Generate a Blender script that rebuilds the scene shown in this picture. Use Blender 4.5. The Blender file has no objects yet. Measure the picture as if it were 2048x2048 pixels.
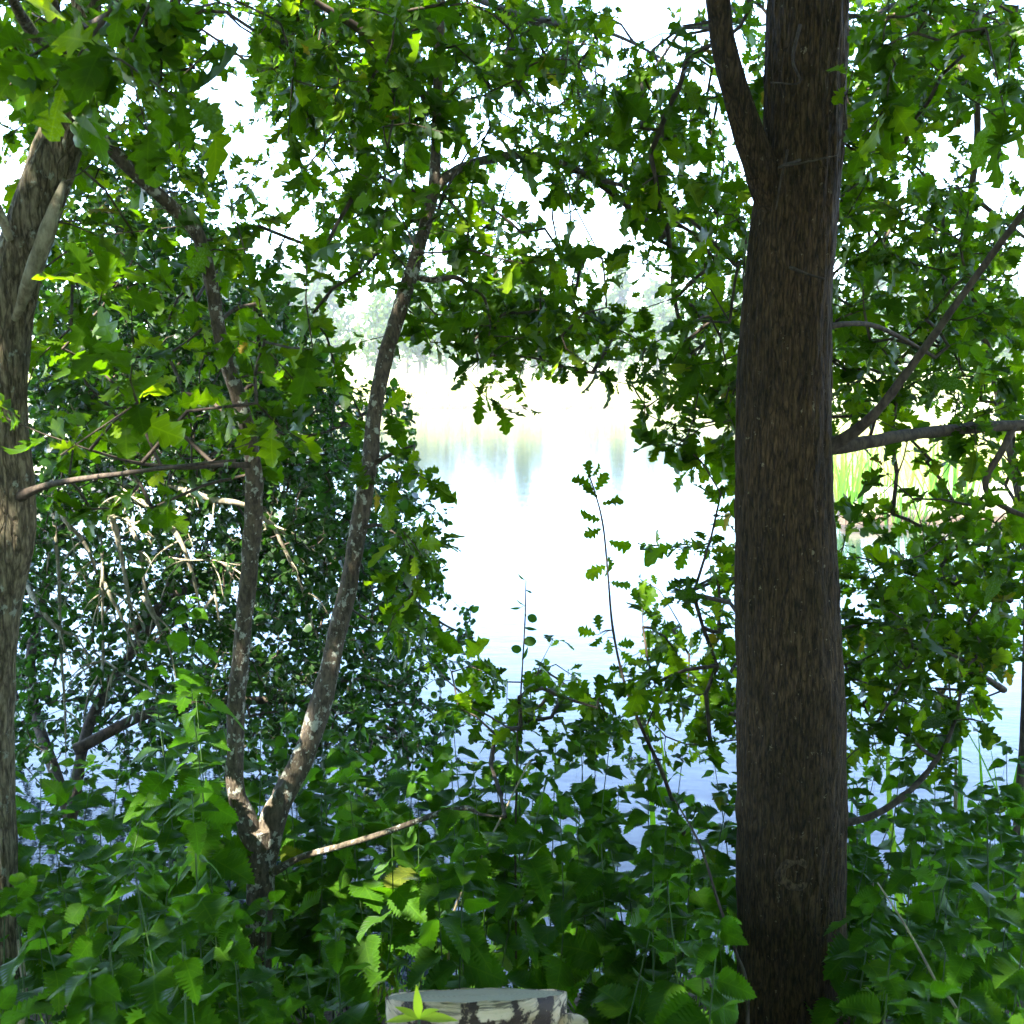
import bpy, math, random
import numpy as np
from mathutils import Matrix, Vector

rng = np.random.default_rng(7)
random.seed(7)
SC = bpy.context.scene
COL = SC.collection

# ------------------------------------------------------------------ camera
EYE = np.array([0.0, 0.0, 1.6])
FPX = 2130.0                      # focal length in pixels of the 2048 px frame
PITCH = math.radians(7.6)
cam = bpy.data.cameras.new('camera')
cam.sensor_width = 36.0
cam.lens = 36.0 * FPX / 2048.0
cam.clip_start = 0.05
cam.clip_end = 3000
cam.dof.use_dof = True
cam.dof.focus_distance = 3.0
cam.dof.aperture_fstop = 11.0
camo = bpy.data.objects.new('camera', cam)
camo.location = EYE
camo.rotation_euler = (math.pi / 2 - PITCH, 0, 0)
COL.objects.link(camo)
SC.camera = camo

# ------------------------------------------------------------------ sky, sun, exposure
SUN_EL = math.radians(55)
SUN_AZ = math.radians(222)        # clockwise from +Y: behind and to the left of the camera
sdir = np.array([math.sin(SUN_AZ) * math.cos(SUN_EL), math.cos(SUN_AZ) * math.cos(SUN_EL), math.sin(SUN_EL)])
world = bpy.data.worlds.new('World')
SC.world = world
world.use_nodes = True
wn = world.node_tree.nodes
sky = wn.new('ShaderNodeTexSky')
sky.sky_type = 'NISHITA'
sky.sun_disc = False
sky.sun_elevation = SUN_EL
sky.sun_rotation = SUN_AZ
sky.air_density = 1.0
sky.dust_density = 0.0
sky.altitude = 2200
sky.ozone_density = 1.2
wn['Background'].inputs['Strength'].default_value = 0.15
world.node_tree.links.new(sky.outputs['Color'], wn['Background'].inputs['Color'])
sl = bpy.data.lights.new('sun', 'SUN')
sl.energy = 3.2
sl.angle = math.radians(0.53)
sl.color = (1.0, 0.95, 0.86)
so = bpy.data.objects.new('sun', sl)
so.rotation_euler = Vector(sdir).to_track_quat('Z', 'Y').to_euler()
so.location = (0, 0, 30)
COL.objects.link(so)
SC.view_settings.view_transform = 'Standard'
SC.view_settings.look = 'None'
SC.view_settings.gamma = 1.0
SC.view_settings.use_curve_mapping = False
SC.view_settings.exposure = 3.95
SC.render.engine = 'CYCLES'
SC.cycles.use_denoising = True
SC.cycles.max_bounces = 6
SC.cycles.diffuse_bounces = 4
SC.cycles.transmission_bounces = 4
SC.cycles.glossy_bounces = 3
SC.cycles.caustics_reflective = False
SC.cycles.caustics_refractive = False

# ------------------------------------------------------------------ helpers
CP, SP = math.cos(PITCH), math.sin(PITCH)

def P(px, py, Y):
    """a point of the place at depth Y (metres in front of the camera's foot)"""
    x = (px - 1024) / FPX
    y = (1024 - py) / FPX
    dy = CP + y * SP
    dz = y * CP - SP
    t = Y / dy
    return np.array([x * t, Y, EYE[2] + dz * t])

def project(p):
    p = np.asarray(p, float) - EYE
    f = p[..., 1] * CP - p[..., 2] * SP
    u = p[..., 1] * SP + p[..., 2] * CP
    f = np.where(f < 1e-3, 1e-3, f)
    return 1024 + FPX * p[..., 0] / f, 1024 - FPX * u / f, f

def smoothstep(a, b, x):
    t = np.clip((x - a) / (b - a), 0, 1)
    return t * t * (3 - 2 * t)

def vnoise(x, y, seed=0):
    """smooth value noise, vectorised"""
    x = np.asarray(x, float); y = np.asarray(y, float)
    xi = np.floor(x).astype(np.int64); yi = np.floor(y).astype(np.int64)
    fx = x - xi; fy = y - yi
    fx = fx * fx * (3 - 2 * fx); fy = fy * fy * (3 - 2 * fy)
    def h(a, b):
        n = (a * 374761393 + b * 668265263 + seed * 974711) & 0xffffffff
        n = ((n ^ (n >> 13)) * 1274126177) & 0xffffffff
        return ((n ^ (n >> 16)) & 0xffff) / 65535.0
    return (h(xi, yi) * (1 - fx) + h(xi + 1, yi) * fx) * (1 - fy) + (h(xi, yi + 1) * (1 - fx) + h(xi + 1, yi + 1) * fx) * fy

def mesh_from(name, V, F, smooth=True, tint=None, uv=None):
    """V (n,3); F (m,3) or (m,4) int array"""
    V = np.asarray(V, np.float32); F = np.asarray(F, np.int32)
    me = bpy.data.meshes.new(name)
    k = F.shape[1]
    me.vertices.add(len(V)); me.vertices.foreach_set('co', V.ravel())
    me.loops.add(F.size); me.loops.foreach_set('vertex_index', F.ravel())
    me.polygons.add(len(F))
    me.polygons.foreach_set('loop_start', np.arange(0, F.size, k, dtype=np.int32))
    me.polygons.foreach_set('loop_total', np.full(len(F), k, np.int32))
    if smooth:
        me.polygons.foreach_set('use_smooth', np.ones(len(F), bool))
    if tint is not None:
        at = me.attributes.new('tint', 'FLOAT', 'POINT')
        at.data.foreach_set('value', np.asarray(tint, np.float32))
    if uv is not None:
        l = me.uv_layers.new(name='leaf_uv')
        l.data.foreach_set('uv', np.asarray(uv, np.float32)[F.ravel()].ravel())
    me.update(calc_edges=True)
    return me

def tag(o, label=None, cat=None, group=None, kind=None):
    if label: o['label'] = label
    if cat: o['category'] = cat
    if group: o['group'] = group
    if kind: o['kind'] = kind
    return o

def empty(name, loc):
    o = bpy.data.objects.new(name, None)
    o.empty_display_size = 0.1
    o.location = loc
    COL.objects.link(o)
    return o

def add(name, me, mat, parent=None, M=None):
    """link a mesh given in world coordinates; under a parent it is shifted to the parent's base"""
    o = bpy.data.objects.new(name, me)
    if mat is not None and not me.materials:
        me.materials.append(mat)
    COL.objects.link(o)
    M = Matrix() if M is None else M
    if parent is not None:
        o.parent = parent
        M = Matrix.Translation(-Vector(parent.location)) @ M
    o.matrix_basis = M
    return o

def catmull(pts, n):
    pts = np.asarray(pts, float)
    p = np.vstack([2 * pts[0] - pts[1], pts, 2 * pts[-1] - pts[-2]])
    out = []
    for i in range(1, len(p) - 2):
        for t in np.linspace(0, 1, n, endpoint=False):
            a, b, c, d = p[i - 1], p[i], p[i + 1], p[i + 2]
            out.append(0.5 * ((2 * b) + (-a + c) * t + (2 * a - 5 * b + 4 * c - d) * t * t + (-a + 3 * b - 3 * c + d) * t ** 3))
    out.append(p[-2])
    return np.array(out)

def tube(path, rad, k=8, rough=0.0, seed=0, fis=0.0, cap=True):
    """a tube round a path with its radii; returns V, F (quads)"""
    path = np.asarray(path, float); rad = np.asarray(rad, float)
    n = len(path)
    T = np.gradient(path, axis=0)
    T /= np.linalg.norm(T, axis=1)[:, None] + 1e-9
    ref = np.array([1.0, 0, 0]) if abs(T[0][0]) < 0.8 else np.array([0, 1.0, 0])
    V = np.zeros((n, k, 3))
    a = np.arange(k) / k * 2 * math.pi
    s = np.concatenate([[0], np.cumsum(np.linalg.norm(np.diff(path, axis=0), axis=1))])
    for i in range(n):
        u = ref - T[i] * ref.dot(T[i]); u /= np.linalg.norm(u); w = np.cross(T[i], u); ref = u
        r = np.full(k, rad[i])
        if rough:
            r = r * (1 + rough * (vnoise(np.cos(a) * 1.6 + 9, np.full(k, s[i] / max(rad.mean(), 1e-4) * .35) + np.sin(a) * 1.6, seed) - .5) * 2)
        if fis:
            q = vnoise(a / (2 * math.pi) * k * 0.42, np.full(k, s[i] * 14), seed + 3) + .5 * vnoise(a / (2 * math.pi) * k * 0.85, np.full(k, s[i] * 38), seed + 5)
            r = r + fis * (q - .75)
        V[i] = path[i] + np.outer(np.cos(a) * r, u) + np.outer(np.sin(a) * r, w)
    V = V.reshape(-1, 3)
    i, j = np.meshgrid(np.arange(n - 1), np.arange(k), indexing='ij')
    j2 = (j + 1) % k
    F = np.stack([i * k + j, i * k + j2, (i + 1) * k + j2, (i + 1) * k + j], -1).reshape(-1, 4)
    if cap:
        V = np.vstack([V, path[0], path[-1]])
        c0, c1 = n * k, n * k + 1
        jj = np.arange(0, k); 
        e = []
        for q in range(0, k, 2):
            e.append([c0, (q + 2) % k, q + 1, q])
            e.append([c1, (n - 1) * k + q, (n - 1) * k + q + 1, (n - 1) * k + (q + 2) % k])
        F = np.vstack([F, np.array(e)])
    return V, F

def limb(name, pix, parent, mat, k=10, res=8, rough=.12, seed=0, fis=0.0, label=None):
    """pix: rows of (px, py, Y, width px)"""
    pts = np.array([P(a, b, c) for a, b, c, w in pix])
    rad = np.array([w / 2 / FPX * project(P(a, b, c))[2] for a, b, c, w in pix])
    path = catmull(pts, res)
    r = np.interp(np.linspace(0, len(pix) - 1, len(path)), np.arange(len(pix)), rad)
    V, F = tube(path, r, k, rough, seed, fis)
    o = add(name, mesh_from(name, V, F), mat, parent)
    if label: o['label'] = label
    return path, r

# ------------------------------------------------------------------ materials
def newmat(name):
    m = bpy.data.materials.new(name); m.use_nodes = True
    nt = m.node_tree
    for n in list(nt.nodes):
        if n.type != 'OUTPUT_MATERIAL': nt.nodes.remove(n)
    return m, nt, nt.nodes, nt.links, nt.nodes['Material Output']

def ramp(nodes, stops, interp='LINEAR'):
    r = nodes.new('ShaderNodeValToRGB'); r.color_ramp.interpolation = interp
    e = r.color_ramp.elements
    while len(e) < len(stops): e.new(0.5)
    for q, (p, c) in zip(e, stops):
        q.position = p; q.color = (*c, 1)
    return r

def math_node(nodes, links, op, a, b=None, c=None, clamp=False):
    m = nodes.new('ShaderNodeMath'); m.operation = op; m.use_clamp = clamp
    for i, v in enumerate((a, b, c)):
        if v is None: continue
        if hasattr(v, 'links'): links.new(v, m.inputs[i])
        else: m.inputs[i].default_value = v
    return m.outputs[0]

def mixcol(nodes, links, fac, a, b, mode='MIX'):
    m = nodes.new('ShaderNodeMix'); m.data_type = 'RGBA'; m.blend_type = mode
    ins = [m.inputs[0], m.inputs[6], m.inputs[7]]
    for s, v in zip(ins, (fac, a, b)):
        if hasattr(v, 'links'): links.new(v, s)
        elif isinstance(v, (int, float)): s.default_value = v
        else: s.default_value = (*v, 1)
    return m.outputs[2]

def noise(nodes, links, vec, scale, detail=4, rough=.55):
    n = nodes.new('ShaderNodeTexNoise'); n.inputs['Scale'].default_value = scale
    n.inputs['Detail'].default_value = detail; n.inputs['Roughness'].default_value = rough
    if vec is not None: links.new(vec, n.inputs['Vector'])
    return n.outputs['Fac']

def mapped(nodes, links, scale, coord='Object', rot=(0, 0, 0)):
    tc = nodes.new('ShaderNodeTexCoord'); mp = nodes.new('ShaderNodeMapping')
    mp.inputs['Scale'].default_value = scale; mp.inputs['Rotation'].default_value = rot
    links.new(tc.outputs[coord], mp.inputs['Vector'])
    return mp.outputs['Vector']

def leaf_mat(name, stops, trans=(2.25, 2.3, 0.25), tfac=.55, gloss=.010, rough=.45, veins=7.0, mildew=0.0):
    m, nt, N, L, out = newmat(name)
    at = N.new('ShaderNodeAttribute'); at.attribute_name = 'tint'
    oi = N.new('ShaderNodeObjectInfo')
    f = math_node(N, L, 'FRACT', math_node(N, L, 'ADD', at.outputs['Fac'], oi.outputs['Random']))
    rp = ramp(N, stops); L.new(f, rp.inputs['Fac'])
    col = rp.outputs['Color']
    if veins:
        uv = N.new('ShaderNodeUVMap'); uv.uv_map = 'leaf_uv'
        sx = N.new('ShaderNodeSeparateXYZ'); L.new(uv.outputs['UV'], sx.inputs[0])
        au = math_node(N, L, 'ABSOLUTE', sx.outputs['X'])
        mid = math_node(N, L, 'LESS_THAN', au, .014)
        sv = math_node(N, L, 'FRACT', math_node(N, L, 'MULTIPLY', math_node(N, L, 'SUBTRACT', sx.outputs['Y'], math_node(N, L, 'MULTIPLY', au, .8)), veins))
        side = math_node(N, L, 'LESS_THAN', sv, .09)
        vf = math_node(N, L, 'MULTIPLY', math_node(N, L, 'MAXIMUM', mid, side), .45)
        col = mixcol(N, L, vf, col, mixcol(N, L, 1.0, col, (1.9, 1.6, 1.5), 'MULTIPLY'))
    vec = mapped(N, L, (1, 1, 1))
    blot = noise(N, L, vec, 34, 3)
    col = mixcol(N, L, math_node(N, L, 'MULTIPLY', blot, .5), col, mixcol(N, L, 1.0, col, (.65, .7, .6), 'MULTIPLY'))
    refl = col
    if mildew:
        g = math_node(N, L, 'GREATER_THAN', math_node(N, L, 'FRACT', math_node(N, L, 'MULTIPLY', f, 7.3)), 1 - mildew)
        n2 = noise(N, L, vec, 22, 4, .7)
        r2 = ramp(N, [(.48, (0, 0, 0)), (.66, (1, 1, 1))]); L.new(n2, r2.inputs['Fac'])
        refl = mixcol(N, L, math_node(N, L, 'MULTIPLY', math_node(N, L, 'MULTIPLY', g, r2.outputs['Color']), .55), col, (.30, .36, .29))
    tcol = mixcol(N, L, 1.0, col, trans, 'MULTIPLY')
    d = N.new('ShaderNodeBsdfDiffuse'); L.new(refl, d.inputs['Color'])
    t = N.new('ShaderNodeBsdfTranslucent'); L.new(tcol, t.inputs['Color'])
    ms = N.new('ShaderNodeMixShader'); ms.inputs[0].default_value = tfac
    L.new(d.outputs[0], ms.inputs[1]); L.new(t.outputs[0], ms.inputs[2])
    gl = N.new('ShaderNodeBsdfGlossy'); gl.inputs['Roughness'].default_value = rough
    fr = N.new('ShaderNodeFresnel'); fr.inputs['IOR'].default_value = 1.39
    m2 = N.new('ShaderNodeMixShader')
    L.new(math_node(N, L, 'MULTIPLY', fr.outputs[0], gloss * 10), m2.inputs[0])
    L.new(ms.outputs[0], m2.inputs[1]); L.new(gl.outputs[0], m2.inputs[2])
    L.new(m2.outputs[0], out.inputs['Surface'])
    return m

G = lambda s, *c: tuple(s * v for v in c)
OAK = leaf_mat('oak_leaf_green', [(0, (.034, .084, .003)), (.3, (.054, .118, .004)), (.55, (.018, .050, .002)), (.75, (.040, .092, .003)), (.93, (.110, .185, .005)), (.993, (.12, .18, .015)), (1.0, (.15, .10, .025))], mildew=.08)
ALDER = leaf_mat('alder_leaf_green', [(0, (.018, .050, .012)), (.5, (.034, .085, .017)), (1.0, (.026, .070, .012))], trans=(1.5, 1.8, .4), veins=0, gloss=.02)
NETTLE = leaf_mat('nettle_leaf_green', [(0, (.034, .100, .005)), (.4, (.050, .135, .006)), (.85, (.032, .098, .005)), (.985, (.070, .17, .012)), (1.0, (.13, .16, .02))], tfac=.6, veins=6.0, gloss=.014, rough=.55)
SPROUT = leaf_mat('sprout_yellow_green', [(0, (.33, .45, .06)), (1.0, (.42, .50, .10))], veins=0)
REED = leaf_mat('reed_blade_green', [(0, (.055, .15, .03)), (.6, (.09, .21, .03)), (1, (.16, .24, .05))], veins=0, tfac=.4)
STRAW = leaf_mat('straw_reed', [(0, (.34, .30, .16)), (.6, (.42, .38, .22)), (1, (.30, .33, .14))], veins=0, tfac=.35)
FARLEAF = leaf_mat('far_tree_leaf', [(0, (.036, .066, .014)), (.5, (.052, .088, .018)), (1, (.062, .098, .018))], veins=0, tfac=.4)
LITTER = leaf_mat('dead_leaf_brown', [(0, (.16, .075, .035)), (.5, (.22, .12, .055)), (1, (.12, .06, .03))], veins=0, trans=(1.1, 1, .9), tfac=.2)

def bark_mat(name, dark, light, lichen=None, lic_lo=.56, lic_hi=.62, lic_scale=22, vscale=(70, 70, 9), bump=.6, blot=None, crack=None):
    m, nt, N, L, out = newmat(name)
    v = mapped(N, L, vscale)
    a = noise(N, L, v, 1.0, 5, .6)
    v2 = mapped(N, L, (vscale[0] * 2.3, vscale[1] * 2.3, vscale[2] * 2.0))
    b = noise(N, L, v2, 1.0, 3, .6)
    s = math_node(N, L, 'ADD', math_node(N, L, 'MULTIPLY', a, .7), math_node(N, L, 'MULTIPLY', b, .3))
    rp = ramp(N, [(.40, dark), (.60, light)]); L.new(s, rp.inputs['Fac'])
    col = rp.outputs['Color']
    w = mapped(N, L, (1, 1, .55))
    big = ramp(N, [(.35, (0, 0, 0)), (.65, (1, 1, 1))]); L.new(noise(N, L, w, 7.0, 5, .65), big.inputs['Fac']); big = big.outputs['Color']
    col = mixcol(N, L, math_node(N, L, 'MULTIPLY', big, .6), col, mixcol(N, L, 1.0, col, blot or (.55, .62, .5), 'MULTIPLY'))
    h = s
    if crack:
        vo = N.new('ShaderNodeTexVoronoi'); vo.feature = 'DISTANCE_TO_EDGE'; vo.inputs['Scale'].default_value = 1.0; vo.inputs['Randomness'].default_value = 1.0
        vm = N.new('ShaderNodeVectorMath'); vm.operation = 'ADD'; L.new(mapped(N, L, crack), vm.inputs[0])
        nz = N.new('ShaderNodeTexNoise'); nz.inputs['Scale'].default_value = 30; nz.inputs['Detail'].default_value = 3; L.new(mapped(N, L, (1, 1, .4)), nz.inputs['Vector'])
        vs = N.new('ShaderNodeVectorMath'); vs.operation = 'SCALE'; vs.inputs['Scale'].default_value = 1.6; L.new(nz.outputs['Color'], vs.inputs[0]); L.new(vs.outputs[0], vm.inputs[1])
        L.new(vm.outputs[0], vo.inputs['Vector'])
        ck = ramp(N, [(.0, (0, 0, 0)), (.11, (1, 1, 1))]); L.new(vo.outputs['Distance'], ck.inputs['Fac'])
        col = mixcol(N, L, math_node(N, L, 'MULTIPLY', math_node(N, L, 'SUBTRACT', 1.0, ck.outputs['Color']), .7), col, tuple(c * .7 for c in dark))
        h = math_node(N, L, 'ADD', s, math_node(N, L, 'MULTIPLY', ck.outputs['Color'], .4))
    if lichen:
        ln = noise(N, L, mapped(N, L, (1, 1, .8)), lic_scale, 5, .65)
        lr = ramp(N, [(lic_lo, (0, 0, 0)), (lic_hi, (1, 1, 1))]); L.new(ln, lr.inputs['Fac'])
        lc = mixcol(N, L, noise(N, L, mapped(N, L, (1, 1, 1)), 90, 2), lichen, tuple(c * .6 for c in lichen))
        col = mixcol(N, L, lr.outputs['Color'], col, lc)
        h = math_node(N, L, 'ADD', h, math_node(N, L, 'MULTIPLY', lr.outputs['Color'], .25))
    bs = N.new('ShaderNodeBsdfPrincipled'); bs.inputs['Roughness'].default_value = .9
    bs.inputs['Specular IOR Level'].default_value = .25
    L.new(col, bs.inputs['Base Color'])
    bp = N.new('ShaderNodeBump'); bp.inputs['Strength'].default_value = bump; bp.inputs['Distance'].default_value = .008
    L.new(h, bp.inputs['Height']); L.new(bp.outputs[0], bs.inputs['Normal'])
    L.new(bs.outputs[0], out.inputs['Surface'])
    return m

BARK_THICK = bark_mat('thick_trunk_bark', (.017, .010, .004), (.105, .064, .028), (.26, .22, .13), .655, .70, 70, (150, 150, 30), 1.0, crack=(96, 96, 9), blot=(.30, .32, .26))
BARK_LICHEN = bark_mat('lichen_bark', (.045, .034, .024), (.13, .10, .07), (.40, .40, .32), .56, .60, 48, (110, 110, 45), .7)
BARK_GREY = bark_mat('grey_furrowed_bark', (.060, .046, .026), (.27, .215, .135), (.34, .35, .26), .60, .65, 34, (110, 110, 26), 1.0, crack=(60, 60, 10))  # light tone raised to stand in for sun on the left trunk
BARK_TWIG = bark_mat('twig_bark', (.035, .026, .02), (.10, .075, .055), None, vscale=(60, 60, 30), bump=.2)
BARK_PALE = bark_mat('pale_dead_bark', (.16, .13, .085), (.36, .31, .22), (.42, .40, .26), .58, .64, 26, (60, 60, 25), .4)
BARK_FAR = bark_mat('far_trunk_bark', (.10, .085, .065), (.26, .23, .19), None, vscale=(4, 4, 1), bump=.1)

def plain(name, c1, c2, scale=20, rough=.8, vscale=(1, 1, 1)):
    m, nt, N, L, out = newmat(name)
    n = noise(N, L, mapped(N, L, vscale), scale, 4)
    rp = ramp(N, [(.35, c1), (.65, c2)]); L.new(n, rp.inputs['Fac'])
    bs = N.new('ShaderNodeBsdfPrincipled'); bs.inputs['Roughness'].default_value = rough
    L.new(rp.outputs['Color'], bs.inputs['Base Color'])
    L.new(bs.outputs[0], out.inputs['Surface'])
    return m

STEM = plain('nettle_stem_green', (.035, .085, .018), (.07, .12, .03), 40, .6)
STALK = plain('dry_stalk_tan', (.20, .16, .09), (.36, .30, .18), 40, .7)

# ------------------------------------------------------------------ leaf shapes (stalk at the origin, tip along +Y, face up +Z, length 1)
def leaf_shape(left, right, bend=.22, fold=.12, wave=.03, seed=0):
    """left / right: rows of (y, half width); both sides share the number of rows"""
    n = len(left)
    V = []; U = []
    r = np.random.default_rng(seed)
    ph = r.uniform(0, 6.3, 3)
    for (yl, wl), (yr, wr) in zip(left, right):
        ym = .5 * (yl + yr)
        for x, y in ((-wl, yl), (0, ym), (wr, yr)):
            z = -bend * y * y + fold * abs(x) + wave * math.sin(y * 9 + ph[0] + x * 6) * (abs(x) * 3)
            V.append((x, y, z)); U.append((x, y))
    F = []
    for i in range(n - 1):
        a = i * 3
        for (p, q) in ((0, 1), (1, 2)):
            F.append((a + p, a + q, a + 3 + q)); F.append((a + p, a + 3 + q, a + 3 + p))
    return np.array(V, float), np.array(F), np.array(U, float)

OAKW = [(0, .012), (.10, .016), (.17, .09), (.23, .16), (.27, .07), (.36, .20), (.42, .25), (.46, .11), (.56, .27), (.63, .32), (.66, .15), (.76, .27), (.84, .27), (.86, .15), (.94, .15), (1.0, .02)]
OAKS = []
for s in range(8):
    r = np.random.default_rng(40 + s)
    def side(off):
        out = []
        for i, (y, w) in enumerate(OAKW):
            k = 1 + r.uniform(-.22, .22)
            out.append((y + (off + r.uniform(-.012, .012) if 1 < i < len(OAKW) - 1 else 0), max(.01, w * k)))
        return out
    OAKS.append(leaf_shape(side(-.012), side(.018), bend=[.1, .35, .22, .55, -.15, .3, .85, -.5][s], fold=[.05, .35, .15, .25, .1, .55, .3, .6][s], wave=.10, seed=s))
OAKLOW = [(lambda w: leaf_shape(w, w, .25, .15, .05, 3))([(0, .01), (.2, .15), (.28, .08), (.42, .25), (.5, .13), (.66, .32), (.74, .18), (.86, .27), (1.0, .02)])]
ALD = []
for s in range(3):
    w = [(0, .01), (.12, .012), (.2, .20), (.42, .36), (.68, .37), (.88, .24), (1.0, .03)]
    ALD.append(leaf_shape(w, w, [.15, .35, .05][s], [.1, .3, .5][s], .05, 11 + s))
NET = []
for s in range(4):
    r = np.random.default_rng(70 + s)
    def nside():
        out = [(0, .008), (.10, .010), (.105, .13)]
        T = 13
        for i in range(T):
            y = .13 + .85 * i / T
            e = lambda q: .335 * (math.sin(math.pi * min(1, (q - .06) / .96) ** .62)) ** .85 + .015
            out.append((y + .038, e(y + .03) * (1.06 + r.uniform(-.04, .04)) + .016))
            out.append((y + .043, e(y + .05) * .85))
        out.append((1.02, .004))
        return out
    NET.append(leaf_shape(nside(), nside(), [.25, .45, .1, .6][s], [.15, .3, .5, .1][s], .06, 21 + s))
def blade_shape(w, droop, seg=7, seed=0):
    rows = [(i / seg, w * (1 - (i / seg) ** 2.2) + .0006) for i in range(seg + 1)]
    return leaf_shape(rows, rows, droop, .35, 0, seed)
BLADES = [blade_shape(.018, .05), blade_shape(.022, .22), blade_shape(.016, -.12), blade_shape(.02, .5)]

LANCE = (lambda w: leaf_shape(w, w, .3, .4, .03, 5))([(0, .015), (.15, .07), (.4, .14), (.65, .12), (.85, .06), (1.0, .005)])

def leaf_meshes(shapes, nm):
    return [mesh_from(nm, V, F, True, np.zeros(len(V)), U) for V, F, U in shapes]

def basis(d, n):
    d = d / (np.linalg.norm(d, axis=-1, keepdims=True) + 1e-9)
    n = n - d * (n * d).sum(-1, keepdims=True)
    n = n / (np.linalg.norm(n, axis=-1, keepdims=True) + 1e-9)
    x = np.cross(d, n)
    return np.stack([x, d, n], -1)

class Leaves:
    """collects leaves: position, tip direction, face normal, length, shape"""
    def __init__(s): s.p = []; s.d = []; s.n = []; s.l = []
    def add(s, p, d, n, l): s.p.append(p); s.d.append(d); s.n.append(n); s.l.append(l)

def emit(lv, shapes, mat, parent, single_name, mass_name, limit=300, low=None, inframe=True):
    """the leaves that show largest become objects of their own, the rest one mass"""
    if not lv.p: return
    p = np.array(lv.p); B = basis(np.array(lv.d), np.array(lv.n)); l = np.array(lv.l)
    sx, sy, f = project(p)
    size = l / f * FPX
    vis = (sx > -20) & (sx < 2068) & (sy > -20) & (sy < 2068) & (p[:, 1] > .3)
    order = np.argsort(-np.where(vis, size, -1))
    sing = [i for i in order[:limit] if vis[i] and size[i] > 18]
    base = leaf_meshes(shapes, single_name)
    for q in base: q.materials.append(mat)
    pl = Vector(parent.location)
    for i in sing:
        M = Matrix(((*(B[i][0] * l[i]), p[i][0] - pl.x), (*(B[i][1] * l[i]), p[i][1] - pl.y), (*(B[i][2] * l[i]), p[i][2] - pl.z), (0, 0, 0, 1)))
        o = bpy.data.objects.new(single_name, base[i % len(base)])
        o.parent = parent; o.matrix_basis = M
        COL.objects.link(o)
    rest = np.setdiff1d(np.arange(len(p)), np.array(sing, int))
    if len(rest):
        big = size[rest] > 8
        VV, FF, TT, UU = [], [], [], []
        off = 0
        which = rng.integers(0, len(shapes), len(rest))
        for k, (V, F, U) in enumerate(shapes):
            idx = rest[which == k]
            if not len(idx): continue
            W = np.einsum('nij,vj->nvi', B[idx] * l[idx][:, None, None], V) + p[idx][:, None, :]
            W = W - np.array(parent.location)
            FF.append((F[None] + (np.arange(len(idx)) * len(V))[:, None, None] + off).reshape(-1, 3))
            VV.append(W.reshape(-1, 3)); UU.append(np.tile(U, (len(idx), 1)))
            TT.append(np.repeat(rng.random(len(idx)), len(V)))
            off += len(idx) * len(V)
        me = mesh_from(mass_name, np.vstack(VV), np.vstack(FF), True, np.concatenate(TT), np.vstack(UU))
        me.materials.append(mat)
        o = bpy.data.objects.new(mass_name, me); o.parent = parent; COL.objects.link(o)
        o['kind'] = 'stuff'

def unit(v): return v / (np.linalg.norm(v) + 1e-9)

class Skeleton:
    """limbs laid by hand, then twigs that reach out from them to each spray of leaves"""
    def __init__(s): s.pos = []; s.par = []; s.fixed = 0
    def limb(s, path):
        for q in path: s.pos.append(np.array(q)); s.par.append(-1)
        s.fixed = len(s.pos)
    def reach(s, targets, seg=.12, wob=.035, sag=.0):
        pos = np.array(s.pos)
        t = np.array(targets)
        dist = np.array([np.min(((pos - q) ** 2).sum(1)) for q in t])
        ends = []
        buf = np.zeros((len(pos) + len(t) * 14 + 100, 3)); buf[:len(pos)] = pos; n = len(pos)
        for i in np.argsort(dist):
            q = t[i]
            d2 = ((buf[:n] - q) ** 2).sum(1)
            j = int(np.argmin(d2)); a = buf[j].copy(); D = math.sqrt(d2[j])
            m = int(min(12, max(2, round(D / seg))))
            prev = j
            up = np.array([0, 0, 1.0]) * D * rng.uniform(-.05, .12)
            for k in range(1, m + 1):
                u = k / m
                w = a * (1 - u) + q * u + up * 4 * u * (1 - u)
                if k < m: w = w + rng.normal(0, wob * min(1, D), 3)
                buf[n] = w; s.par.append(prev); prev = n; n += 1
            ends.append((i, prev))
        s.pos = list(buf[:n])
        return ends
    def twig_mesh(s, r0=.0011, pw=.42, k=4):
        n = len(s.pos); cnt = np.zeros(n)
        for i in range(n - 1, s.fixed - 1, -1):
            cnt[i] += 1
            if s.par[i] >= s.fixed: cnt[s.par[i]] += cnt[i]
        VV, FF = [], []; off = 0
        a = np.arange(k) / k * 2 * math.pi
        for i in range(s.fixed, n):
            A = s.pos[s.par[i]]; Bp = s.pos[i]; d = Bp - A; L = np.linalg.norm(d)
            if L < 1e-5: continue
            d /= L
            rB = min(r0 * cnt[i] ** pw, .0052); rA = max(rB, min(r0 * cnt[s.par[i]] ** pw, rB * 1.35)) if s.par[i] >= s.fixed else rB * 1.2
            u = unit(np.cross(d, [0.31, .55, .77])); w = np.cross(d, u)
            ca, sa = np.cos(a)[:, None], np.sin(a)[:, None]
            VV.append(np.vstack([A + rA * (ca * u + sa * w), Bp + d * rB * .6 + rB * (ca * u + sa * w)]))
            j = np.arange(k); j2 = (j + 1) % k
            FF.append(np.stack([j, j2, k + j2, k + j], -1) + off); off += 2 * k
        return np.vstack(VV), np.vstack(FF)

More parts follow.
